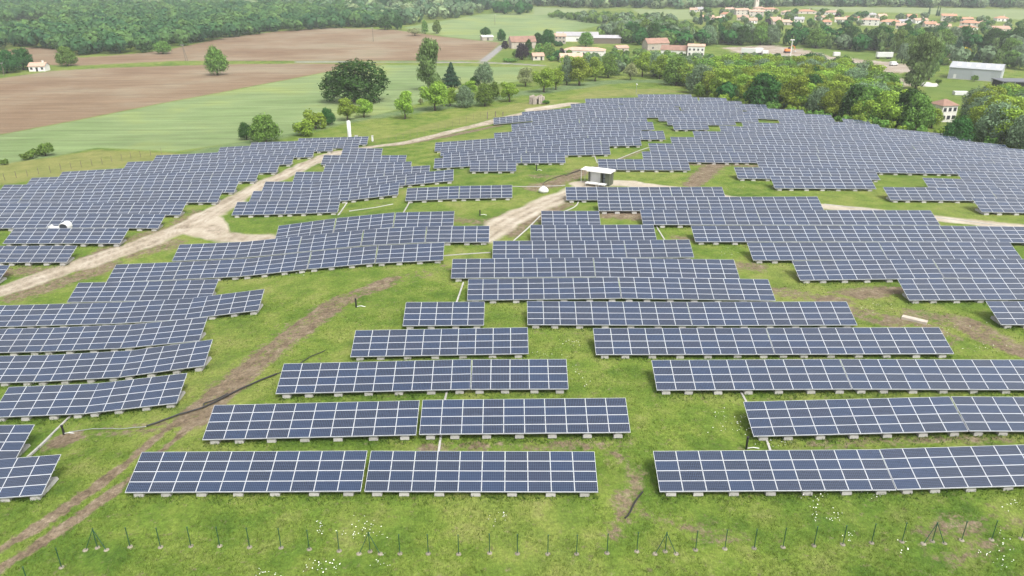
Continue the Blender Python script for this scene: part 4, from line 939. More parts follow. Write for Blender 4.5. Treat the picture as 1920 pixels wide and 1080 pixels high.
for px, py, wp, lab, rm, wm, h, dep, rh, kd, rz, wn_, ch in HAM:
    house(px, py, wp, lab, rm, wm, h, dep, rh, kd, rz, wn_, ch, name={'barn': 'barn', 'shed': 'farm_shed', 'hut': 'hut', 'hall': 'hall'}.get(next((q for q in ('barn', 'shed', 'hut', 'hall') if q in lab), ''), 'house'),
          cat=next((q for q in ('barn', 'shed', 'hut', 'hall') if q in lab.split()), 'house'))
T1, T2, T3, SL_ = M_TILE, M_TILE2, M_TILE3, M_SLATE
VIL = [(1462, 46, 26, T2), (1514, 26, 36, T1), (1475, 28, 22, T2), (1560, 28, 28, T2), (1597, 39, 24, T1), (1577, 42, 24, T2), (1632, 33, 22, SL_), (1630, 48, 32, T2), (1668, 47, 36, T1), (1698, 46, 24, SL_),
       (1728, 44, 26, T2), (1745, 51, 22, T1), (1778, 40, 26, T1), (1768, 55, 26, T2), (1812, 41, 22, T1), (1815, 54, 32, T1), (1817, 64, 30, T1), (1878, 61, 32, T2), (1688, 54, 18, T2), (1313, 22, 12, SL_),
       (1300, 23, 14, T2), (1328, 38, 22, T2), (1350, 39, 18, T2), (1361, 32, 22, T1), (1367, 22, 16, T2), (1392, 38, 22, T2), (1392, 28, 26, T2), (1418, 31, 28, T2), (1446, 22, 30, T1), (1412, 44, 16, T2), (1452, 42, 22, T2),
       (1474, 47, 22, T2), (1426, 20, 22, T2), (1538, 38, 20, T2), (1548, 47, 20, T1), (1498, 42, 18, SL_), (1880, 40, 22, T1), (1845, 48, 18, T2), (1710, 36, 18, T1), (1655, 36, 16, T2)]
RW = {T1.name: 'orange-red', T2.name: 'pale pink', SL_.name: 'grey'}
vc = {}
def vplace(px, py): return ('near edge of village' if py > 44 else 'middle of village' if py > 32 else 'far side of village') + (' by the church' if px < 1450 else ' by the cypresses' if px > 1700 else ' amid trees')
for v_ in sorted(VIL): vc.setdefault((v_[3].name, vplace(v_[0], v_[1])), []).append(v_)
for (rn, wh), L_ in vc.items():
    for i, (px, py, wp, rm) in enumerate(L_):
        lab = '%s house, %s roof, %s%s' % ('wide' if wp > 27 else 'small' if wp < 20 else 'medium', RW[rn], wh, '' if len(L_) == 1 else ', %s from left' % ORD[i])
        house(px, py, wp, lab, rm, random.choice([M_RENDER, M_RWHITE, M_RENDER]), random.choice([2.8, 3.0, 5.2 if wp > 24 else 3.0]), random.uniform(.55, .75), random.uniform(1.3, 2.0), random.choice(['gable', 'gable', 'hip']), None, 3, True, group='village houses')
# church tower
p = H(1417, 18); o = empty('church_tower', p, .2); tag(o, 'pale square church tower above the village roofs', 'tower')
m = MB(); m.box(-2.2, 2.2, -2.2, 2.2, -1, 12.5); m.box(-2.45, 2.45, -2.45, 2.45, 12.502, 13.0); m.build('wall', M_RENDER, o)
m = MB(); m.tri((-2.5, -2.5, 13.01), (2.5, -2.5, 13.01), (0, 0, 16)); m.tri((2.5, -2.5, 13.01), (2.5, 2.5, 13.01), (0, 0, 16)); m.tri((2.5, 2.5, 13.01), (-2.5, 2.5, 13.01), (0, 0, 16)); m.tri((-2.5, 2.5, 13.01), (-2.5, -2.5, 13.01), (0, 0, 16)); m.build('roof', M_TILE2, o)
window_part(o, 0, 9.5, 1.1, 2.0, -2.2, M_DARK)
# grey industrial shed: its long front wall runs between two ground points
A_, B_ = H(1776, 147), H(1873, 154); dx = B_ - A_; Ls = math.hypot(dx.x, dx.y); rz = math.atan2(dx.y, dx.x)
o = empty('industrial_shed', (A_ + B_) / 2, rz); o.location.z = min(A_.z, B_.z); tag(o, 'long light grey industrial shed with ribbed walls and skylights', 'shed')
Dp = 17.0; hW = 5.4; r0 = 2.0
m = MB(); x = Ls / 2
m.quad((-x, 0, -1), (x, 0, -1), (x, 0, hW), (-x, 0, hW)); m.quad((x, 0, -1), (x, Dp, -1), (x, Dp, hW), (x, 0, hW)); m.quad((x, Dp, -1), (-x, Dp, -1), (-x, Dp, hW), (x, Dp, hW)); m.quad((-x, Dp, -1), (-x, 0, -1), (-x, 0, hW), (-x, Dp, hW))
m.tri((x, 0, hW), (x, Dp, hW), (x, Dp / 2, hW + r0)); m.tri((-x, Dp, hW), (-x, 0, hW), (-x, Dp / 2, hW + r0))
for i in range(int(Ls / .9)):
    xx = -x + .45 + i * .9; m.box(xx - .07, xx + .07, -.05, -.002, 0, hW - .1)
m.build('wall', M_SHED, o)
m = MB()
for s in (0, 1):
    ye = -.3 if s == 0 else Dp + .3
    m.hexa([(-x - .3, ye, hW - .05), (x + .3, ye, hW - .05), (x + .3, Dp / 2, hW + r0 + .02), (-x - .3, Dp / 2, hW + r0 + .02), (-x - .3, ye, hW + .12), (x + .3, ye, hW + .12), (x + .3, Dp / 2, hW + r0 + .2), (-x - .3, Dp / 2, hW + r0 + .2)])
ro = m.build('roof', M_SHEDR, o)
for i in range(5):
    xx = -x + (i + .7) * Ls / 5.4; m = MB(); f = lambda yy: hW + .13 + (yy + .3) / (Dp / 2 + .3) * (r0 + .08)
    m.hexa([(xx, 2.5, f(2.5)), (xx + 1.3, 2.5, f(2.5)), (xx + 1.3, 6.2, f(6.2)), (xx, 6.2, f(6.2)), (xx, 2.5, f(2.5) + .08), (xx + 1.3, 2.5, f(2.5) + .08), (xx + 1.3, 6.2, f(6.2) + .08), (xx, 6.2, f(6.2) + .08)])
    m.build('skylight', M_WHITE, ro)
m = MB(); m.box(-x + 2.4, -x + 3.6, -.09, -.052, 0, 2.3); m.build('door', M_WHITE, o)
m = MB(); m.box(-1, 7, -.10, -.052, 0, 4.4); m.box(-1.15, 7.15, -.12, -.052, 4.402, 4.55); m.build('sliding_door', M_SHED, o)
m = MB(); m.box(x + .002, x + .08, 8.5, 11.5, 0, 3.6); m.build('gate', M_WHITE, o)
m = MB(); m.box(-x - .02, x + .02, -.16, -.13, -.2, .35); m.build('plinth', M_CONC, o)
# dark roofed carport at the frame edge
p = H(1912, 170); o = empty('carport', p, -.1); tag(o, 'flat dark-roofed carport beside the grey shed', 'carport')
m = MB(); m.box(-8, 8, 0, 11, 3.6, 3.95); m.build('roof', mat('dark_sheet', (.1, .105, .12), .5, 0, .1, .4), o)
for xx in (-7.6, -2.6, 2.6, 7.6):
    for yy in (.4, 10.4): m = MB(); m.box(xx - .12, xx + .12, yy - .12, yy + .12, -.5, 3.598); m.build('post', M_STEEL, o)
m = MB(); m.box(-7.4, 7.4, 10.0, 10.2, -.5, 3.597); m.build('back_wall', M_DARK, o)
# red-roofed villa among the trees
o = house(1776, 229, 34, 'white two-storey villa with red roof peeping out of the wood', M_TILE3, M_RWHITE, 5.6, .8, 1.5, 'hip', .22, 3, False)
# low orange-roofed building behind the shed
house(1773, 113, 18, 'low orange-roofed shed behind the tallest poplar', M_TILE, M_RENDER, 2.4, .6, 1.2, 'gable', .1, 2, False, cat='shed', name='garden_shed')

# ------------------------------------------------------------------ transformer cabin on the gravel apron
p = H(1122, 347.5); s = pxs(p); o = empty('transformer_cabin', p, math.radians(-26)); tag(o, 'olive green transformer cabin with white roof and opened front doors', 'cabin')
Wc, Dc, Hc = 4.5, 2.5, 2.7
m = MB(); m.box(-Wc / 2, Wc / 2, .9, Dc, -.3, Hc); m.box(-Wc / 2, -Wc / 2 + .14, 0, .899, -.3, Hc); m.box(Wc / 2 - .9, Wc / 2, 0, .899, -.3, Hc); m.box(.35, .5, 0, .899, -.3, Hc); m.build('wall', M_OLIVE, o)
m = MB(); m.box(-Wc / 2 - .35, Wc / 2 + .3, -.35, Dc + .3, Hc + .002, Hc + .22, 0, .05); m.build('roof', M_WHITE, o)
m = MB(); m.box(-Wc / 2 + .16, .33, .80, .898, .15, Hc - .12); m.box(-Wc / 2 + .3, -Wc / 2 + .5, .74, .798, .4, 2.0); m.build('cabinet_panel', M_WHITE, o)
m = MB(); m.box(.52, Wc / 2 - .92, .82, .898, .15, Hc - .12, 0); m.box(.66, Wc / 2 - 1.06, .76, .818, .3, 1.25, 1); m.box(.66, Wc / 2 - 1.06, .76, .818, 1.4, 2.3, 1); m.build('switchgear', [M_DARK, mat('grey_switchgear', (.2, .23, .24), .4)], o)
for x0, x1 in ((-Wc / 2 - .1, .2), (.4, 1.9)):
    m = MB(); m.box(x0, x1, -1.6, -.25, .55, .63)
    f = m.build('loading_flap', M_WHITE, o); m = MB()
    for xx in (x0 + .15, x1 - .15):
        for yy in (-1.5, -.4): m.box(xx - .05, xx + .05, yy - .05, yy + .05, -.3, .548)
    m.build('leg', M_STEEL, f)
m = MB(); m.box(Wc / 2 + .002, Wc / 2 + .04, .9, 1.6, .1, 2.2); m.build('side_door', M_OLIVE, o)
m = MB(); m.box(-Wc / 2 - 1.9, -Wc / 2 - .36, .6, 3.2, Hc - .1, Hc + .02); m.tube([(-Wc / 2 - 1.8, .8, -.3), (-Wc / 2 - 1.8, .8, Hc - .1)], .05); m.tube([(-Wc / 2 - 1.8, 3.0, -.3), (-Wc / 2 - 1.8, 3.0, Hc - .1)], .05); m.build('awning', M_WHITE, o)

# ------------------------------------------------------------------ fence posts
def post_mesh(hh, mt, cap=True):
    m = MB(); m.tube([(0, 0, -.1), (0, 0, hh)], .034, 6); m.box(-.05, .05, -.05, .05, hh + .002, hh + .03) if cap else None
    return m.mesh('post_pole', mt)
ME_POST = post_mesh(1.85, M_GREENP); m = MB(); m.lathe([(.24, -.05), (.2, .03), (.1, .06)], 9); ME_PAD = m.mesh('post_footing', mat('dusty_concrete', (.20, .18, .135), .95, 0, .3, 4))
FRONT = [(55, 1100), (115.5, 1064), (183, 1027, 1), (244, 1025), (301, 1026), (358, 1024), (412, 1024), (468, 1026), (527, 1027), (580, 1030), (636, 1033), (694, 1034, 1), (750, 1038), (803, 1038), (860, 1039), (918, 1037),
         (970, 1038), (1027, 1039), (1081, 1039), (1138, 1037), (1194, 1034), (1247, 1034, 1), (1304, 1031), (1359, 1029), (1414, 1028), (1468, 1026), (1526, 1023), (1580, 1021), (1634, 1018), (1691, 1016), (1748, 1015, 1), (1803, 1013), (1859, 1012), (1915, 1010)]
np_, nb_ = 0, 0
for q in FRONT:
    p = H(q[0], q[1]); br = len(q) == 3; o = empty('fence_post', p)
    link('pole', ME_POST, o); link('footing', ME_PAD, o)
    if br:
        for sx in (-1, 1):
            m = MB(); m.tube([(0, 0, 1.8), (sx * .82, -.25, -.05)], .03, 6); m.build('brace', M_GREENP, o); f = link('footing', ME_PAD, o); f.location = (sx * .82, -.25, 0)
        tag(o, 'green fence post with two slanting braces, %s braced one from left in foreground' % ORD[nb_], 'fence post', 'braced fence posts'); nb_ += 1
    else:
        tag(o, 'plain green fence post, %s unbraced one from left in foreground line' % (ORD[np_] if np_ < 20 else 'twenty-' + ORD[np_ - 20]), 'fence post', 'green posts along the foreground'); np_ += 1
ME_BPOST = post_mesh(1.7, M_WOOD, False)
BACK = [(9, 338), (31, 334), (52, 331), (73, 327), (95, 324), (115, 320), (134, 317), (153, 314), (173, 311), (192, 308), (210, 304), (229, 301), (246, 298), (264, 295), (283, 292), (303, 289)]
for i, (a, b) in enumerate(BACK):
    o = link('fence_post', ME_BPOST); o.location = H(a, b); o.scale = (1.6, 1.6, 1); tag(o, 'thin dark fence post behind the left panels, %s from left' % ORD[i], 'fence post', 'dark posts behind the left panels')
BACK2 = [(690 + i * 13.2, 274 - i * 2.0 - (0.09 * i * i)) for i in range(18)]
for i, (a, b) in enumerate(BACK2):
    o = link('fence_post', ME_BPOST); o.location = H(a, b); tag(o, 'thin post of the wire fence along the upper gravel track, %s from left' % ORD[i], 'fence post', 'posts along the upper gravel track')
for i, (a, b) in enumerate(((914, 223), (929, 219), (943, 218))):
    p = H(a, b); o = empty('gate_post', p); m = MB(); m.box(-.14, .14, -.14, .14, -.2, 2.1 - i * .35); m.build('post', M_WOOD, o); m = MB(); m.box(-.17, .17, -.17, .17, 2.102 - i * .35, 2.16 - i * .35); m.build('cap', M_DARK, o)
    tag(o, '%s dark gate post beside the uppermost left hilltop panel' % ('tallest', 'middle', 'shortest')[i], 'gate post', 'gate posts at the upper track')

# ------------------------------------------------------------------ cable ducts, hoses, stub pipes
def drape(s, lift=.0, n=6):
    P = smooth_line(hits(s), n); P[:, 2] = terrain(P[:, 0], P[:, 1]) + lift; return P
def duct(s, label, wd=.2, ht=.1):
    P = drape(s); m = MB()
    for i in range(len(P) - 1):
        a, b = Vector(P[i]), Vector(P[i + 1]); t = (b - a); t.z = 0
        if t.length < 1e-4: continue
        t.normalize(); nn = Vector((-t.y, t.x, 0)) * wd / 2; e = .001 * (i % 2)
        m.hexa([a - nn - Vector((0, 0, .1)), a + nn - Vector((0, 0, .1)), b + nn - Vector((0, 0, .1)), b - nn - Vector((0, 0, .1)), a - nn + Vector((0, 0, ht + e)), a + nn + Vector((0, 0, ht + e)), b + nn + Vector((0, 0, ht + e)), b - nn + Vector((0, 0, ht + e))])
    tag(m.build('cable_duct', M_STONEW if wd > .5 else M_CONC), label, 'cable duct', 'white cable ducts between the rows')
DUCT = [('133,780 100,812 52,857', 'white cable duct slanting beside the dark soil patch at the left'), ('827,815 822,852', 'white cable duct between the two foremost central rows'), ('838,735 834,752', 'short white cable duct between second and third central rows'),
 ('1389,736 1400,756', 'short white cable duct between second and third right rows'), ('1435,819 1445,848', 'white cable duct between the two foremost right rows'), ('869,530 856,568', 'white cable duct above the small five-column table'),
 ('1230,424 1246,450', 'white cable duct right of the middle five-row block'), ('832,480 870,477 920,474', 'white horizontal duct at the right end of the long left rows'), ('1013,405 990,428 963,452', 'curved white duct hugging the left edge of the middle block'),
 ('1086,376 1078,388 1055,398', 'pair-like pale duct below the transformer cabin'), ('768,379 756,400', 'white duct at the left foot of the lone ten-column table'), ('651,380 634,404', 'white duct at the right end of the wedge block'),
 ('655,396 700,390 737,383', 'pale duct lying across the grass below the wedge block'), ('961,350 1010,350 1060,348', 'white duct running from the lone table to the cabin'), ('1114,290 1120,306', 'short white duct just above the cabin'), ('1150,302 1185,288 1216,277', 'white duct rising from cabin to hilltop panels')]
for s, l in DUCT: duct(s, l)
duct('1691,596 1738,607', 'broken concrete beam lying in the dirt on the right', .8, .3)
duct('1545,383 1640,394 1700,402 1790,412 1960,434', 'long pale kerb along the right gravel lane', .2, .08)
def hose(s, r, label, mt=M_BLACK, lift=.05):
    P = drape(s, lift + r, 8); P[:, 2] += (vnoise(P[:, 0] * 1.3, P[:, 1] * 1.3, 5)) * .12
    m = MB(); m.tube([tuple(p) for p in P], r, 6); tag(m.build('hose', mt, None, True), label, 'hose')
hose('275,802 330,782 385,765 450,733 520,703', .09, 'thick black pipe lying along the muddy wheel tracks', M_BLACK)
hose('383,764 384,758 405,751 428,741', .06, 'short dark pipe beside the thick black one')
hose('130,812 180,806 230,806 275,802', .035, 'thin grey cable trailing left from the black pipe', M_STEEL)
hose('520,703 560,685 585,670 610,660', .05, 'thin dark hose continuing up the slope behind the third row')
hose('1205,925 1190,945 1180,965 1172,975', .07, 'dark hose end lying in the gap between foreground rows')
hose('1060,331 1095,318 1030,338 1018,348', .05, 'dark cable sagging from cabin towards the white bag', M_BLACK)
for i, (a, b, hh, l) in enumerate(((668, 576, 1.2, 'black stub pipe standing in the grass above the muddy track'), (120, 814, 1.0, 'black stub pipe standing at the dark soil patch'), (1399, 842, 1.3, 'black and white stub pipe behind the front right row'), (1006, 320, 1.3, 'dark stub pipe in front of the hilltop block'), (900, 404, .9, 'dark stub pipe near the central gravel track'))):
    p = H(a, b); o = empty('stub_pipe', p); m = MB(); m.tube([(0, 0, -.2), (0, 0, hh)], .11, 8); m.build('pipe', M_BLACK, o); m = MB(); m.lathe([(.14, hh), (.14, hh + .05), (.05, hh + .09)], 8); m.build('cap', M_BLACK, o)
    m = MB(); m.tube([(.1, 0, .1), (.6, -.1, .25), (1.2, .05, .05)], .045, 6); m.build('conduit', M_WHITE, o); tag(o, l, 'pipe')

# ------------------------------------------------------------------ tank, boxes, mast, poles
def at_y(px, py, Y):
    r = ray(px, py); p = r * (Y / r[1]); return Vector((float(p[0]), float(p[1]), float(p[2]) + CAMZ))
Yt = 214.0; tb = at_y(653, 226, Yt); g0 = gz(tb.x, Yt); hh = max(3.0, tb.z - g0)
o = empty('standpipe', (tb.x, Yt, g0)); tag(o, 'tall white cylindrical standpipe behind the left panel block', 'standpipe')
m = MB(); m.lathe([(.56, -.3), (.54, hh * .5), (.52, hh - .25)], 18); m.build('column', M_WHITE, o, True); m = MB(); m.lathe([(.54, hh - .248), (.42, hh - .06), (.16, hh)], 18); m.build('dome', M_WHITE, o, True); m = MB(); m.lathe([(.95, -.3), (.95, .12), (.7, .16)], 14); m.build('base', M_CONC, o)
for i, (dx, w_, hb, l) in enumerate(((2.0, .9, 1.9, 'white box directly beside the white standpipe'), (3.1, .7, 1.5, 'smaller white box second from the standpipe'), (6.6, .5, 1.7, 'white round-topped marker apart from the standpipe'))):
    x = tb.x + dx; o = empty('equipment_box', (x, Yt - .5, gz(x, Yt - .5))); m = MB(); m.box(-w_ / 2, w_ / 2, -.3, .3, .25, hb, 0, .03); m.build('body', M_WHITE, o)
    m = MB(); m.box(-w_ / 2 - .06, w_ / 2 + .06, -.36, .36, hb + .002, hb + .1, 0, .05); m.build('lid', M_CONC, o); m = MB(); m.box(-w_ / 2 + .1, w_ / 2 - .1, -.2, .2, -.3, .248); m.build('plinth', M_CONC, o); tag(o, l, 'box')
Ym = yrow(28) + 7; p = at_y(1194, 158, Ym); g0 = gz(p.x, Ym); hm = max(3, p.z - g0)
o = empty('sensor_mast', (p.x, Ym, g0)); tag(o, 'thin pale sensor mast with white ball behind the topmost panels', 'mast')
m = MB(); m.tube([(0, 0, -.3), (0, 0, hm - .3)], .06, 6); m.build('pole', M_STEEL, o); m = MB(); m.lathe([(.1, hm - .29), (.3, hm - .15), (.33, hm), (.2, hm + .2), (.05, hm + .26)], 10); m.build('sensor', M_WHITE, o, True)
def pole(px, py, hpx, label, kind='single'):
    p = H(px, py); s = pxs(p); hh = hpx * s / .95; o = empty('utility_pole', p); tag(o, label, 'utility pole')
    m = MB()
    if kind == 'A': m.tube([(-.2, 0, -.3), (-.9, 0, hh)], [.2, .14], 7); m.tube([(1.0, 0, -.3), (-.6, 0, hh * .97)], [.2, .14], 7)
    else: m.tube([(0, 0, -.3), (0, 0, hh)], [.2, .13], 7)
    m.build('pole', M_WOOD, o); x0 = -.9 if kind == 'A' else 0
    m = MB(); m.box(x0 - .9, x0 + .9, -.22, -.1, hh - .5, hh - .36); m.build('crossarm', M_STEEL, o)
    m = MB()
    for xx in (-.8, 0.1, .8): m.tube([(x0 + xx, -.16, hh - .358), (x0 + xx, -.16, hh - .1)], .06, 6)
    m.build('insulators', M_WHITE, o)
pole(349, 114, 28, 'double-legged wooden utility pole standing in the green strip', 'A'); pole(700, 78, 24, 'single wooden utility pole in the upper ploughed field'); pole(928, 47, 18, 'single utility pole in the far pale crop field'); pole(8, 141, 22, 'single utility pole in front of the farmhouse trees')
p = H(1482, 104); s = pxs(p); hh = 27 * s; o = empty('lamp_mast', p); tag(o, 'tall white floodlight mast at the building site', 'mast'); m = MB(); m.tube([(0, 0, -.3), (0, 0, hh)], [.3, .18], 8); m.build('pole', M_WHITE, o); m = MB(); m.box(-1.3, 1.3, -.25, .25, hh + .002, hh + .55); m.build('lamp_head', M_WHITE, o)

# ------------------------------------------------------------------ stone ruin, sand bag, work machine
p = H(1007, 194); s = pxs(p); Wr = 30 * s; hr = 15 * s; o = empty('stone_ruin', p, .1); tag(o, 'round crumbling stone ruin on the meadow above the gravel track', 'ruin')
m = MB(); r_ = random.Random(4); nseg = 26
for i in range(nseg):
    a0, a1 = 2 * math.pi * i / nseg, 2 * math.pi * (i + 1) / nseg - .004
    if i in (19, 22, 16): continue
    h_ = hr * r_.uniform(.72, 1.0); ro_, ri = Wr / 2 * r_.uniform(.95, 1.05), Wr / 2 * .72
    c = lambda a, rr, z: (rr * math.cos(a), rr * math.sin(a) * .7, z)
    m.hexa([c(a0, ro_, -.4), c(a1, ro_, -.4), c(a1, ri, -.4), c(a0, ri, -.4), c(a0, ro_ * .97, h_), c(a1, ro_ * .97, h_), c(a1, ri, h_ * .98), c(a0, ri, h_ * .98)])
m.build('wall', M_RUIN, o); m = MB(); m.lathe([(Wr / 2 * .7, hr * .6), (Wr / 2 * .4, hr * .8), (.3, hr * .9)], 12); v = m.build('rubble_fill', M_RUIN, o); v.scale = (1, .7, 1)
p = H(1024, 195); tag(plant('bush', p, 3, 1.6, 'low dark scrub at the right foot of the stone ruin'), None)
def blob(name, rx, ry, rz_, mt, parent, seed=1, amp=.12, loc=(0, 0, 0)):
    V_, F_ = [], []; r = np.random.default_rng(seed); nu, nv = 14, 8
    for j in range(nv + 1):
        th = math.pi * j / nv
        for i in range(nu):
            ph = 2 * math.pi * i / nu; k = 1 + amp * (vnoise(np.array([math.cos(ph) * math.sin(th) * 2 + seed * 7]), np.array([math.sin(ph) * math.sin(th) * 2 + math.cos(th) * 3]), seed)[0] - .5) * 2
            V_.append((rx * k * math.sin(th) * math.cos(ph), ry * k * math.sin(th) * math.sin(ph), rz_ * k * math.cos(th)))
    for j in range(nv):
        for i in range(nu): F_.append((j * nu + i, j * nu + (i + 1) % nu, (j + 1) * nu + (i + 1) % nu, (j + 1) * nu + i))
    ob = link(name, np_mesh(name, V_, F_, [mt], smooth=True), parent); ob.location = loc; return ob
p = H(1019, 361); o = empty('builders_bag', p); tag(o, 'white bulging builders bag lying by the central gravel track', 'bag')
blob('bag', .95, .8, .75, M_WHITE, o, 3, .18, (0, 0, .45)); m = MB(); m.tube([(-.5, 0, .95), (-.2, 0, 1.35), (.2, 0, 1.35), (.5, 0, .95)], .06, 5); m.build('handle', M_CONC, o)
Yw = yrow(9) + 5.6; p = at_y(120, 417, Yw); g0 = gz(p.x, Yw); hv = max(1.9, p.z - g0)
o = empty('work_machine', (p.x, Yw, g0)); tag(o, 'small white round-hooded machine parked between the left panel rows', 'machine')
m = MB(); m.box(-.75, .75, -.6, .9, .35, hv * .62, 0, .06); m.build('body', M_WHITE, o)
m = MB(); pr = []
for i in range(9):
    a = math.pi * i / 8; pr.append((-.8 * math.cos(a), hv * .60 + (hv * .40) * math.sin(a) ** .7))
for (x0, z0), (x1, z1) in zip(pr[:-1], pr[1:]): m.hexa([(x0, -.62, z0), (x1, -.62, z1), (x1, .92, z1), (x0, .92, z0), (x0 * .93, -.62, z0 - .1), (x1 * .93, -.62, z1 - .1), (x1 * .93, .92, z1 - .1), (x0 * .93, .92, z0 - .1)])
m.build('hood', M_WHITE, o)
m = MB(); m.box(-.62, .62, -.55, .8, hv * .622, hv * .86); m.build('cab_window', M_GLASSW, o)
m = MB(); m.box(-2.6, -.78, -.5, .7, hv * .52, hv * .60); m.box(-2.7, -2.58, -.55, .75, hv * .52, hv * .74); m.tube([(-2.6, -.52, hv * .74), (-1.9, -.52, hv * .86), (-1.2, -.52, hv * .66)], .06, 6); m.build('load_bed', M_WHITE, o)
for xx in (-2.2, -.5, .5):
    m = MB(); m.tube([(xx, -.75, .4), (xx, 1.05, .4)], .4, 12); m.build('wheel', M_RUBBER, o)

# ------------------------------------------------------------------ vehicles and containers on the building site
def wheels(o, xs, w_, r=.5):
    for xx in xs: m = MB(); m.tube([(xx, -w_ / 2, r), (xx, w_ / 2, r)], r, 12); m.build('wheel', M_RUBBER, o)
def box_trailer(px, py, L_, label, rz=0.0, h=2.7, name='trailer', cat='trailer', wheel=True, mt=M_WHITE):
    p = H(px, py); o = empty(name, p, rz); tag(o, label, cat); b = 1.1 if wheel else .12; m = MB(); m.box(-L_ / 2, L_ / 2, -1.25, 1.25, b, b + h, 0, .02)
    n = int(L_ / .8)
    for i in range(n + 1):
        xx = -L_ / 2 + .1 + i * (L_ - .2) / n
        for s in (-1, 1): m.box(xx - .05, xx + .05, min(s * 1.252, s * 1.31), max(s * 1.252, s * 1.31), b + .05, b + h - .05)
    m.build('body', mt, o); m = MB(); m.box(-L_ / 2 + .2, L_ / 2 - .2, -.9, .9, b - .25, b - .002); m.build('chassis', M_STEEL, o)
    m = MB(); m.box(L_ / 2 + .003, L_ / 2 + .06, -1.15, 1.15, b + .1, b + h - .1); m.build('door', mt, o)
    if wheel: wheels(o, (-L_ / 2 + 1.2, L_ / 2 - 2.4, L_ / 2 - 1.2), 2.4)
    return o
box_trailer(1657, 110, 9.5, 'long white trailer parked on the building site', -.05)
box_trailer(1568, 105, 4.0, 'small white container on the site meadow', -.1, 2.2, 'container', 'container', False)
box_trailer(1800, 178, 5.6, 'flat white container lying on the lawn by the wood', -.08, 1.4, 'container', 'container', False)
box_trailer(1403, 102, 9.0, 'white truck body with sloping front, leftmost of three', -.45); box_trailer(1422, 102, 4.5, 'short white truck body, middle one of three', .05, 2.9); box_trailer(1434, 103, 3.6, 'smallest white site cabin, right one of three', .0, 2.6, 'site_cabin', 'cabin', False)
p = H(1476, 99); o = empty('excavator', p, .2); tag(o, 'orange excavator beside the floodlight mast', 'excavator')
m = MB(); m.box(-1.8, 1.6, -1.1, 1.1, 1.1, 2.5, 0, .1); m.build('body', M_ORANGE, o); m = MB(); m.box(.2, 1.5, -1.05, .1, 2.502, 3.6, 0, .1); m.build('cab', M_GLASSW, o)
for s in (-1, 1): m = MB(); m.box(-2.0, 2.0, s * 1.15 - .3, s * 1.15 + .3, .0, .95, 0, .2); m.build('crawler_track', M_RUBBER, o)
m = MB(); m.tube([(1.5, .5, 2.2), (3.2, .5, 4.6), (5.2, .5, 3.6)], [.3, .24, .2], 6); m.tube([(5.2, .5, 3.6), (5.6, .5, 1.2)], [.2, .16], 6); m.build('boom', M_ORANGE, o); m = MB(); m.box(5.2, 6.2, .0, 1.0, .5, 1.3, 0, .2); m.build('bucket', M_STEEL, o)
p = H(1675, 123); o = empty('van', p, .3); tag(o, 'white van parked on the pale site road', 'van'); m = MB(); m.box(-2.4, 1.2, -1, 1, .5, 2.3, 0, .12); m.box(1.15, 2.4, -.95, .95, .5, 1.35, 0, .08); m.build('body', M_WHITE, o); m = MB(); m.hexa([(1.18, -.85, 1.36), (1.9, -.85, 1.36), (1.9, .85, 1.36), (1.18, .85, 1.36), (1.12, -.8, 2.15), (1.25, -.8, 2.15), (1.25, .8, 2.15), (1.12, .8, 2.15)]); m.build('windscreen', M_GLASSW, o); wheels(o, (-1.6, 1.5), 2.05, .4)
p = H(1672, 172); q = H(1745, 162)
for i, (a, b, l) in enumerate(((1740, 161, 'pale concrete slab heap at the left of the shed lawn'), (1530, 116, 'pile of grey rubble on the building site'), (1550, 118, 'pile of pale rubble on the building site'), (1450, 106, 'white heap of sand below the floodlight mast'))):
    p = H(a, b); o = blob('rubble_heap', 4.2, 2.6, 1.3, M_CONC if i != 1 else M_SLATE, None, 20 + i, .5, p); tag(o, l, 'rubble heap')

# ------------------------------------------------------------------ grass tufts and daisies near the camera
def tufts(name, X, Y, hgt, wid, mt, lean=.5):
    n = len(X); Z = terrain(X, Y); r = rng; a = r.uniform(0, 6.28, n * 3); b = np.repeat(np.stack([X, Y, Z], -1), 3, 0) + np.c_[r.normal(0, .10, (n * 3, 2)), np.zeros(n * 3)]
    h_ = np.repeat(hgt, 3) * r.uniform(.6, 1.2, n * 3); dx = np.stack([np.cos(a), np.sin(a), 0 * a], -1) * (np.repeat(wid, 3) / 2)[:, None]; tip = b + np.c_[r.normal(0, lean, (n * 3, 2)) * h_[:, None], h_]
    V_ = np.stack([b - dx - [0, 0, .03], b + dx - [0, 0, .03], tip], 1).reshape(-1, 3)
    return link(name, np_mesh(name, V_, np.arange(len(V_)).reshape(-1, 3), [mt]))
M_TUFT = leaf_mat('grass_blades', (.115, .165, .03), .0, .4, .45)
nT = 70000; Y = 36 + 60 * rng.random(nT) ** 1.4; X = (rng.random(nT) * 2 - 1) * (Y * .82 + 6)
dens = fbm(X, Y, 4.0, 11); bare_ = np.zeros(nT, bool)
gi = np.clip(np.searchsorted(ys, Y), 0, NY - 1); gj = np.clip(((X / (ys[gi] * .80 + 32) + 1) / 2 * (NS - 1)).round().astype(int), 0, NS - 1)
bare_ = (lay('bare')[gi, gj] > .25) | (lay('gravel')[gi, gj] > .1); ok = (dens > .40) & ~bare_; X, Y = X[ok], Y[ok]
tag(tufts('grass', X, Y, rng.uniform(.10, .26, len(X)), rng.uniform(.03, .06, len(X)), M_TUFT), kind='stuff')
fx_, fy_ = [], []
for t in TABLES:
    if t['k'] <= 9:                                                     # unmown grass along the front of the tables
        n = int(t['nc'] * 2 * (26 if t['k'] < 5 else 12)); fx_.append(t['x'] + rng.uniform(-.5, .5, n) * t['nc'] * CPITCH); fy_.append(t['y'] + rng.normal(.25, .55, n))
fx_ = np.concatenate(fx_); fy_ = np.concatenate(fy_)
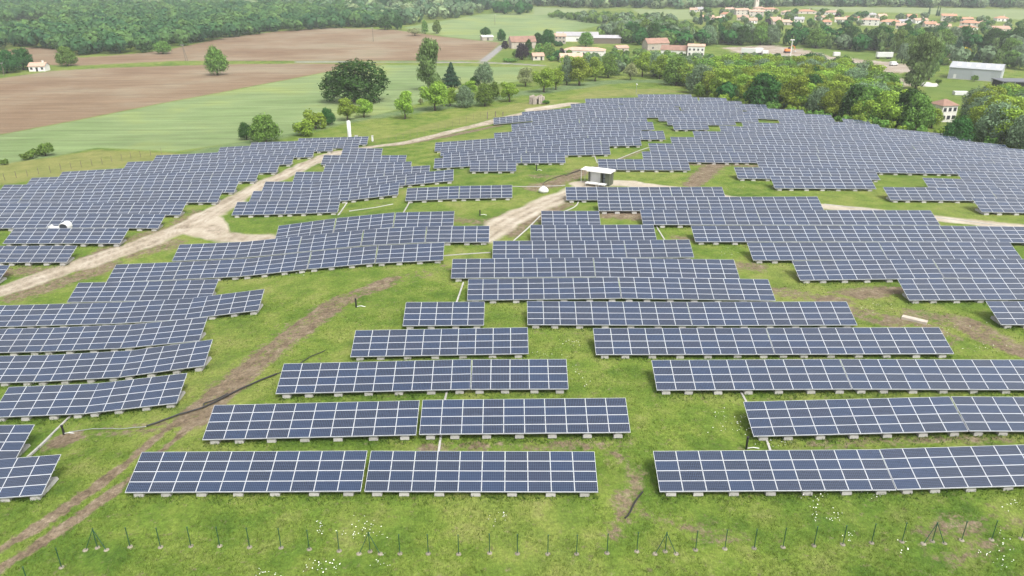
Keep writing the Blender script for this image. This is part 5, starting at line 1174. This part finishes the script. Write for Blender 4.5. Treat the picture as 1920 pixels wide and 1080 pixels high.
tag(tufts('long_grass', fx_, fy_, rng.uniform(.15, .36, len(fx_)), rng.uniform(.04, .09, len(fx_)), leaf_mat('long_grass_blades', (.075, .135, .025), .0, .6, .45)), kind='stuff')
DAISY = [(680, 985, 30, 14), (690, 1005, 40, 10), (596, 985, 14, 12), (590, 1063, 30, 12), (630, 1064, 14, 14), (500, 1075, 24, 12), (720, 1055, 16, 14), (935, 975, 20, 16), (1080, 700, 16, 40), (1095, 715, 10, 14), (1010, 667, 40, 8), (1370, 795, 50, 30), (1385, 800, 22, 14), (1350, 780, 18, 14), (1640, 925, 50, 16), (1530, 937, 40, 22),
         (1560, 970, 40, 18), (1590, 1010, 14, 12), (1690, 1025, 12, 22), (1885, 1030, 24, 26), (1878, 1065, 16, 14), (1845, 1040, 14, 10), (1900, 950, 20, 14), (600, 1000, 8, 6), (1390, 355, 6, 4), (1000, 338, 26, 5), (1560, 360, 30, 4), (1640, 470, 0, 0), (1370, 475, 24, 8), (1640, 575, 40, 12), (1760, 620, 70, 12), (1840, 655, 50, 10), (1440, 885, 16, 8), (880, 712, 60, 6), (560, 515, 30, 5), (1750, 545, 60, 8), (420, 775, 10, 8), (1460, 830, 30, 12), (1330, 655, 14, 10), (1070, 645, 20, 8)]
dx_, dy_ = [], []
for a, b, c_, e_ in DAISY:
    n = int(4 + c_ * .4); qx = rng.normal(a, max(2, c_ * .55), n); qy = rng.normal(b, max(1.2, e_ * .5), n); P = hit(qx, qy); dx_ += list(P[:, 0]); dy_ += list(P[:, 1])
dx_ = np.array(dx_); dy_ = np.array(dy_); n = len(dx_); zz = terrain(dx_, dy_) + rng.uniform(.12, .32, n); s_ = rng.uniform(.022, .05, n); a = rng.uniform(0, 6.28, n)
c = np.stack([dx_, dy_, zz], -1); u = np.stack([np.cos(a), np.sin(a), rng.normal(0, .25, n)], -1) * s_[:, None]; v = np.stack([-np.sin(a), np.cos(a), rng.normal(0, .25, n)], -1) * s_[:, None]
V_ = np.stack([c - u - v * .4, c - u * .3 - v, c + u - v * .5, c + u * .9 + v * .5, c + v, c - u * .9 + v * .5], 1).reshape(-1, 3)
tag(link('daisies', np_mesh('daisies', V_, np.arange(n * 6).reshape(-1, 6), [mat('white_petals', (.8, .8, .74), .8)])), kind='stuff')

# ------------------------------------------------------------------ the hazy air over the valley
m = MB(); m.box(-4300, 4300, -70, 4720, -40, 42.5)
hz = bpy.data.materials.new('pale_haze'); hz.use_nodes = True; nt = hz.node_tree
for n_ in list(nt.nodes):
    if n_.type == 'BSDF_PRINCIPLED': nt.nodes.remove(n_)
pv = nt.nodes.new('ShaderNodeVolumePrincipled'); pv.inputs['Color'].default_value = (.93, .96, 1, 1); pv.inputs['Density'].default_value = 0.00020; pv.inputs['Anisotropy'].default_value = 0.2
nt.links.new(pv.outputs[0], nt.nodes['Material Output'].inputs['Volume'])
o = m.build('haze', hz); tag(o, kind='stuff')
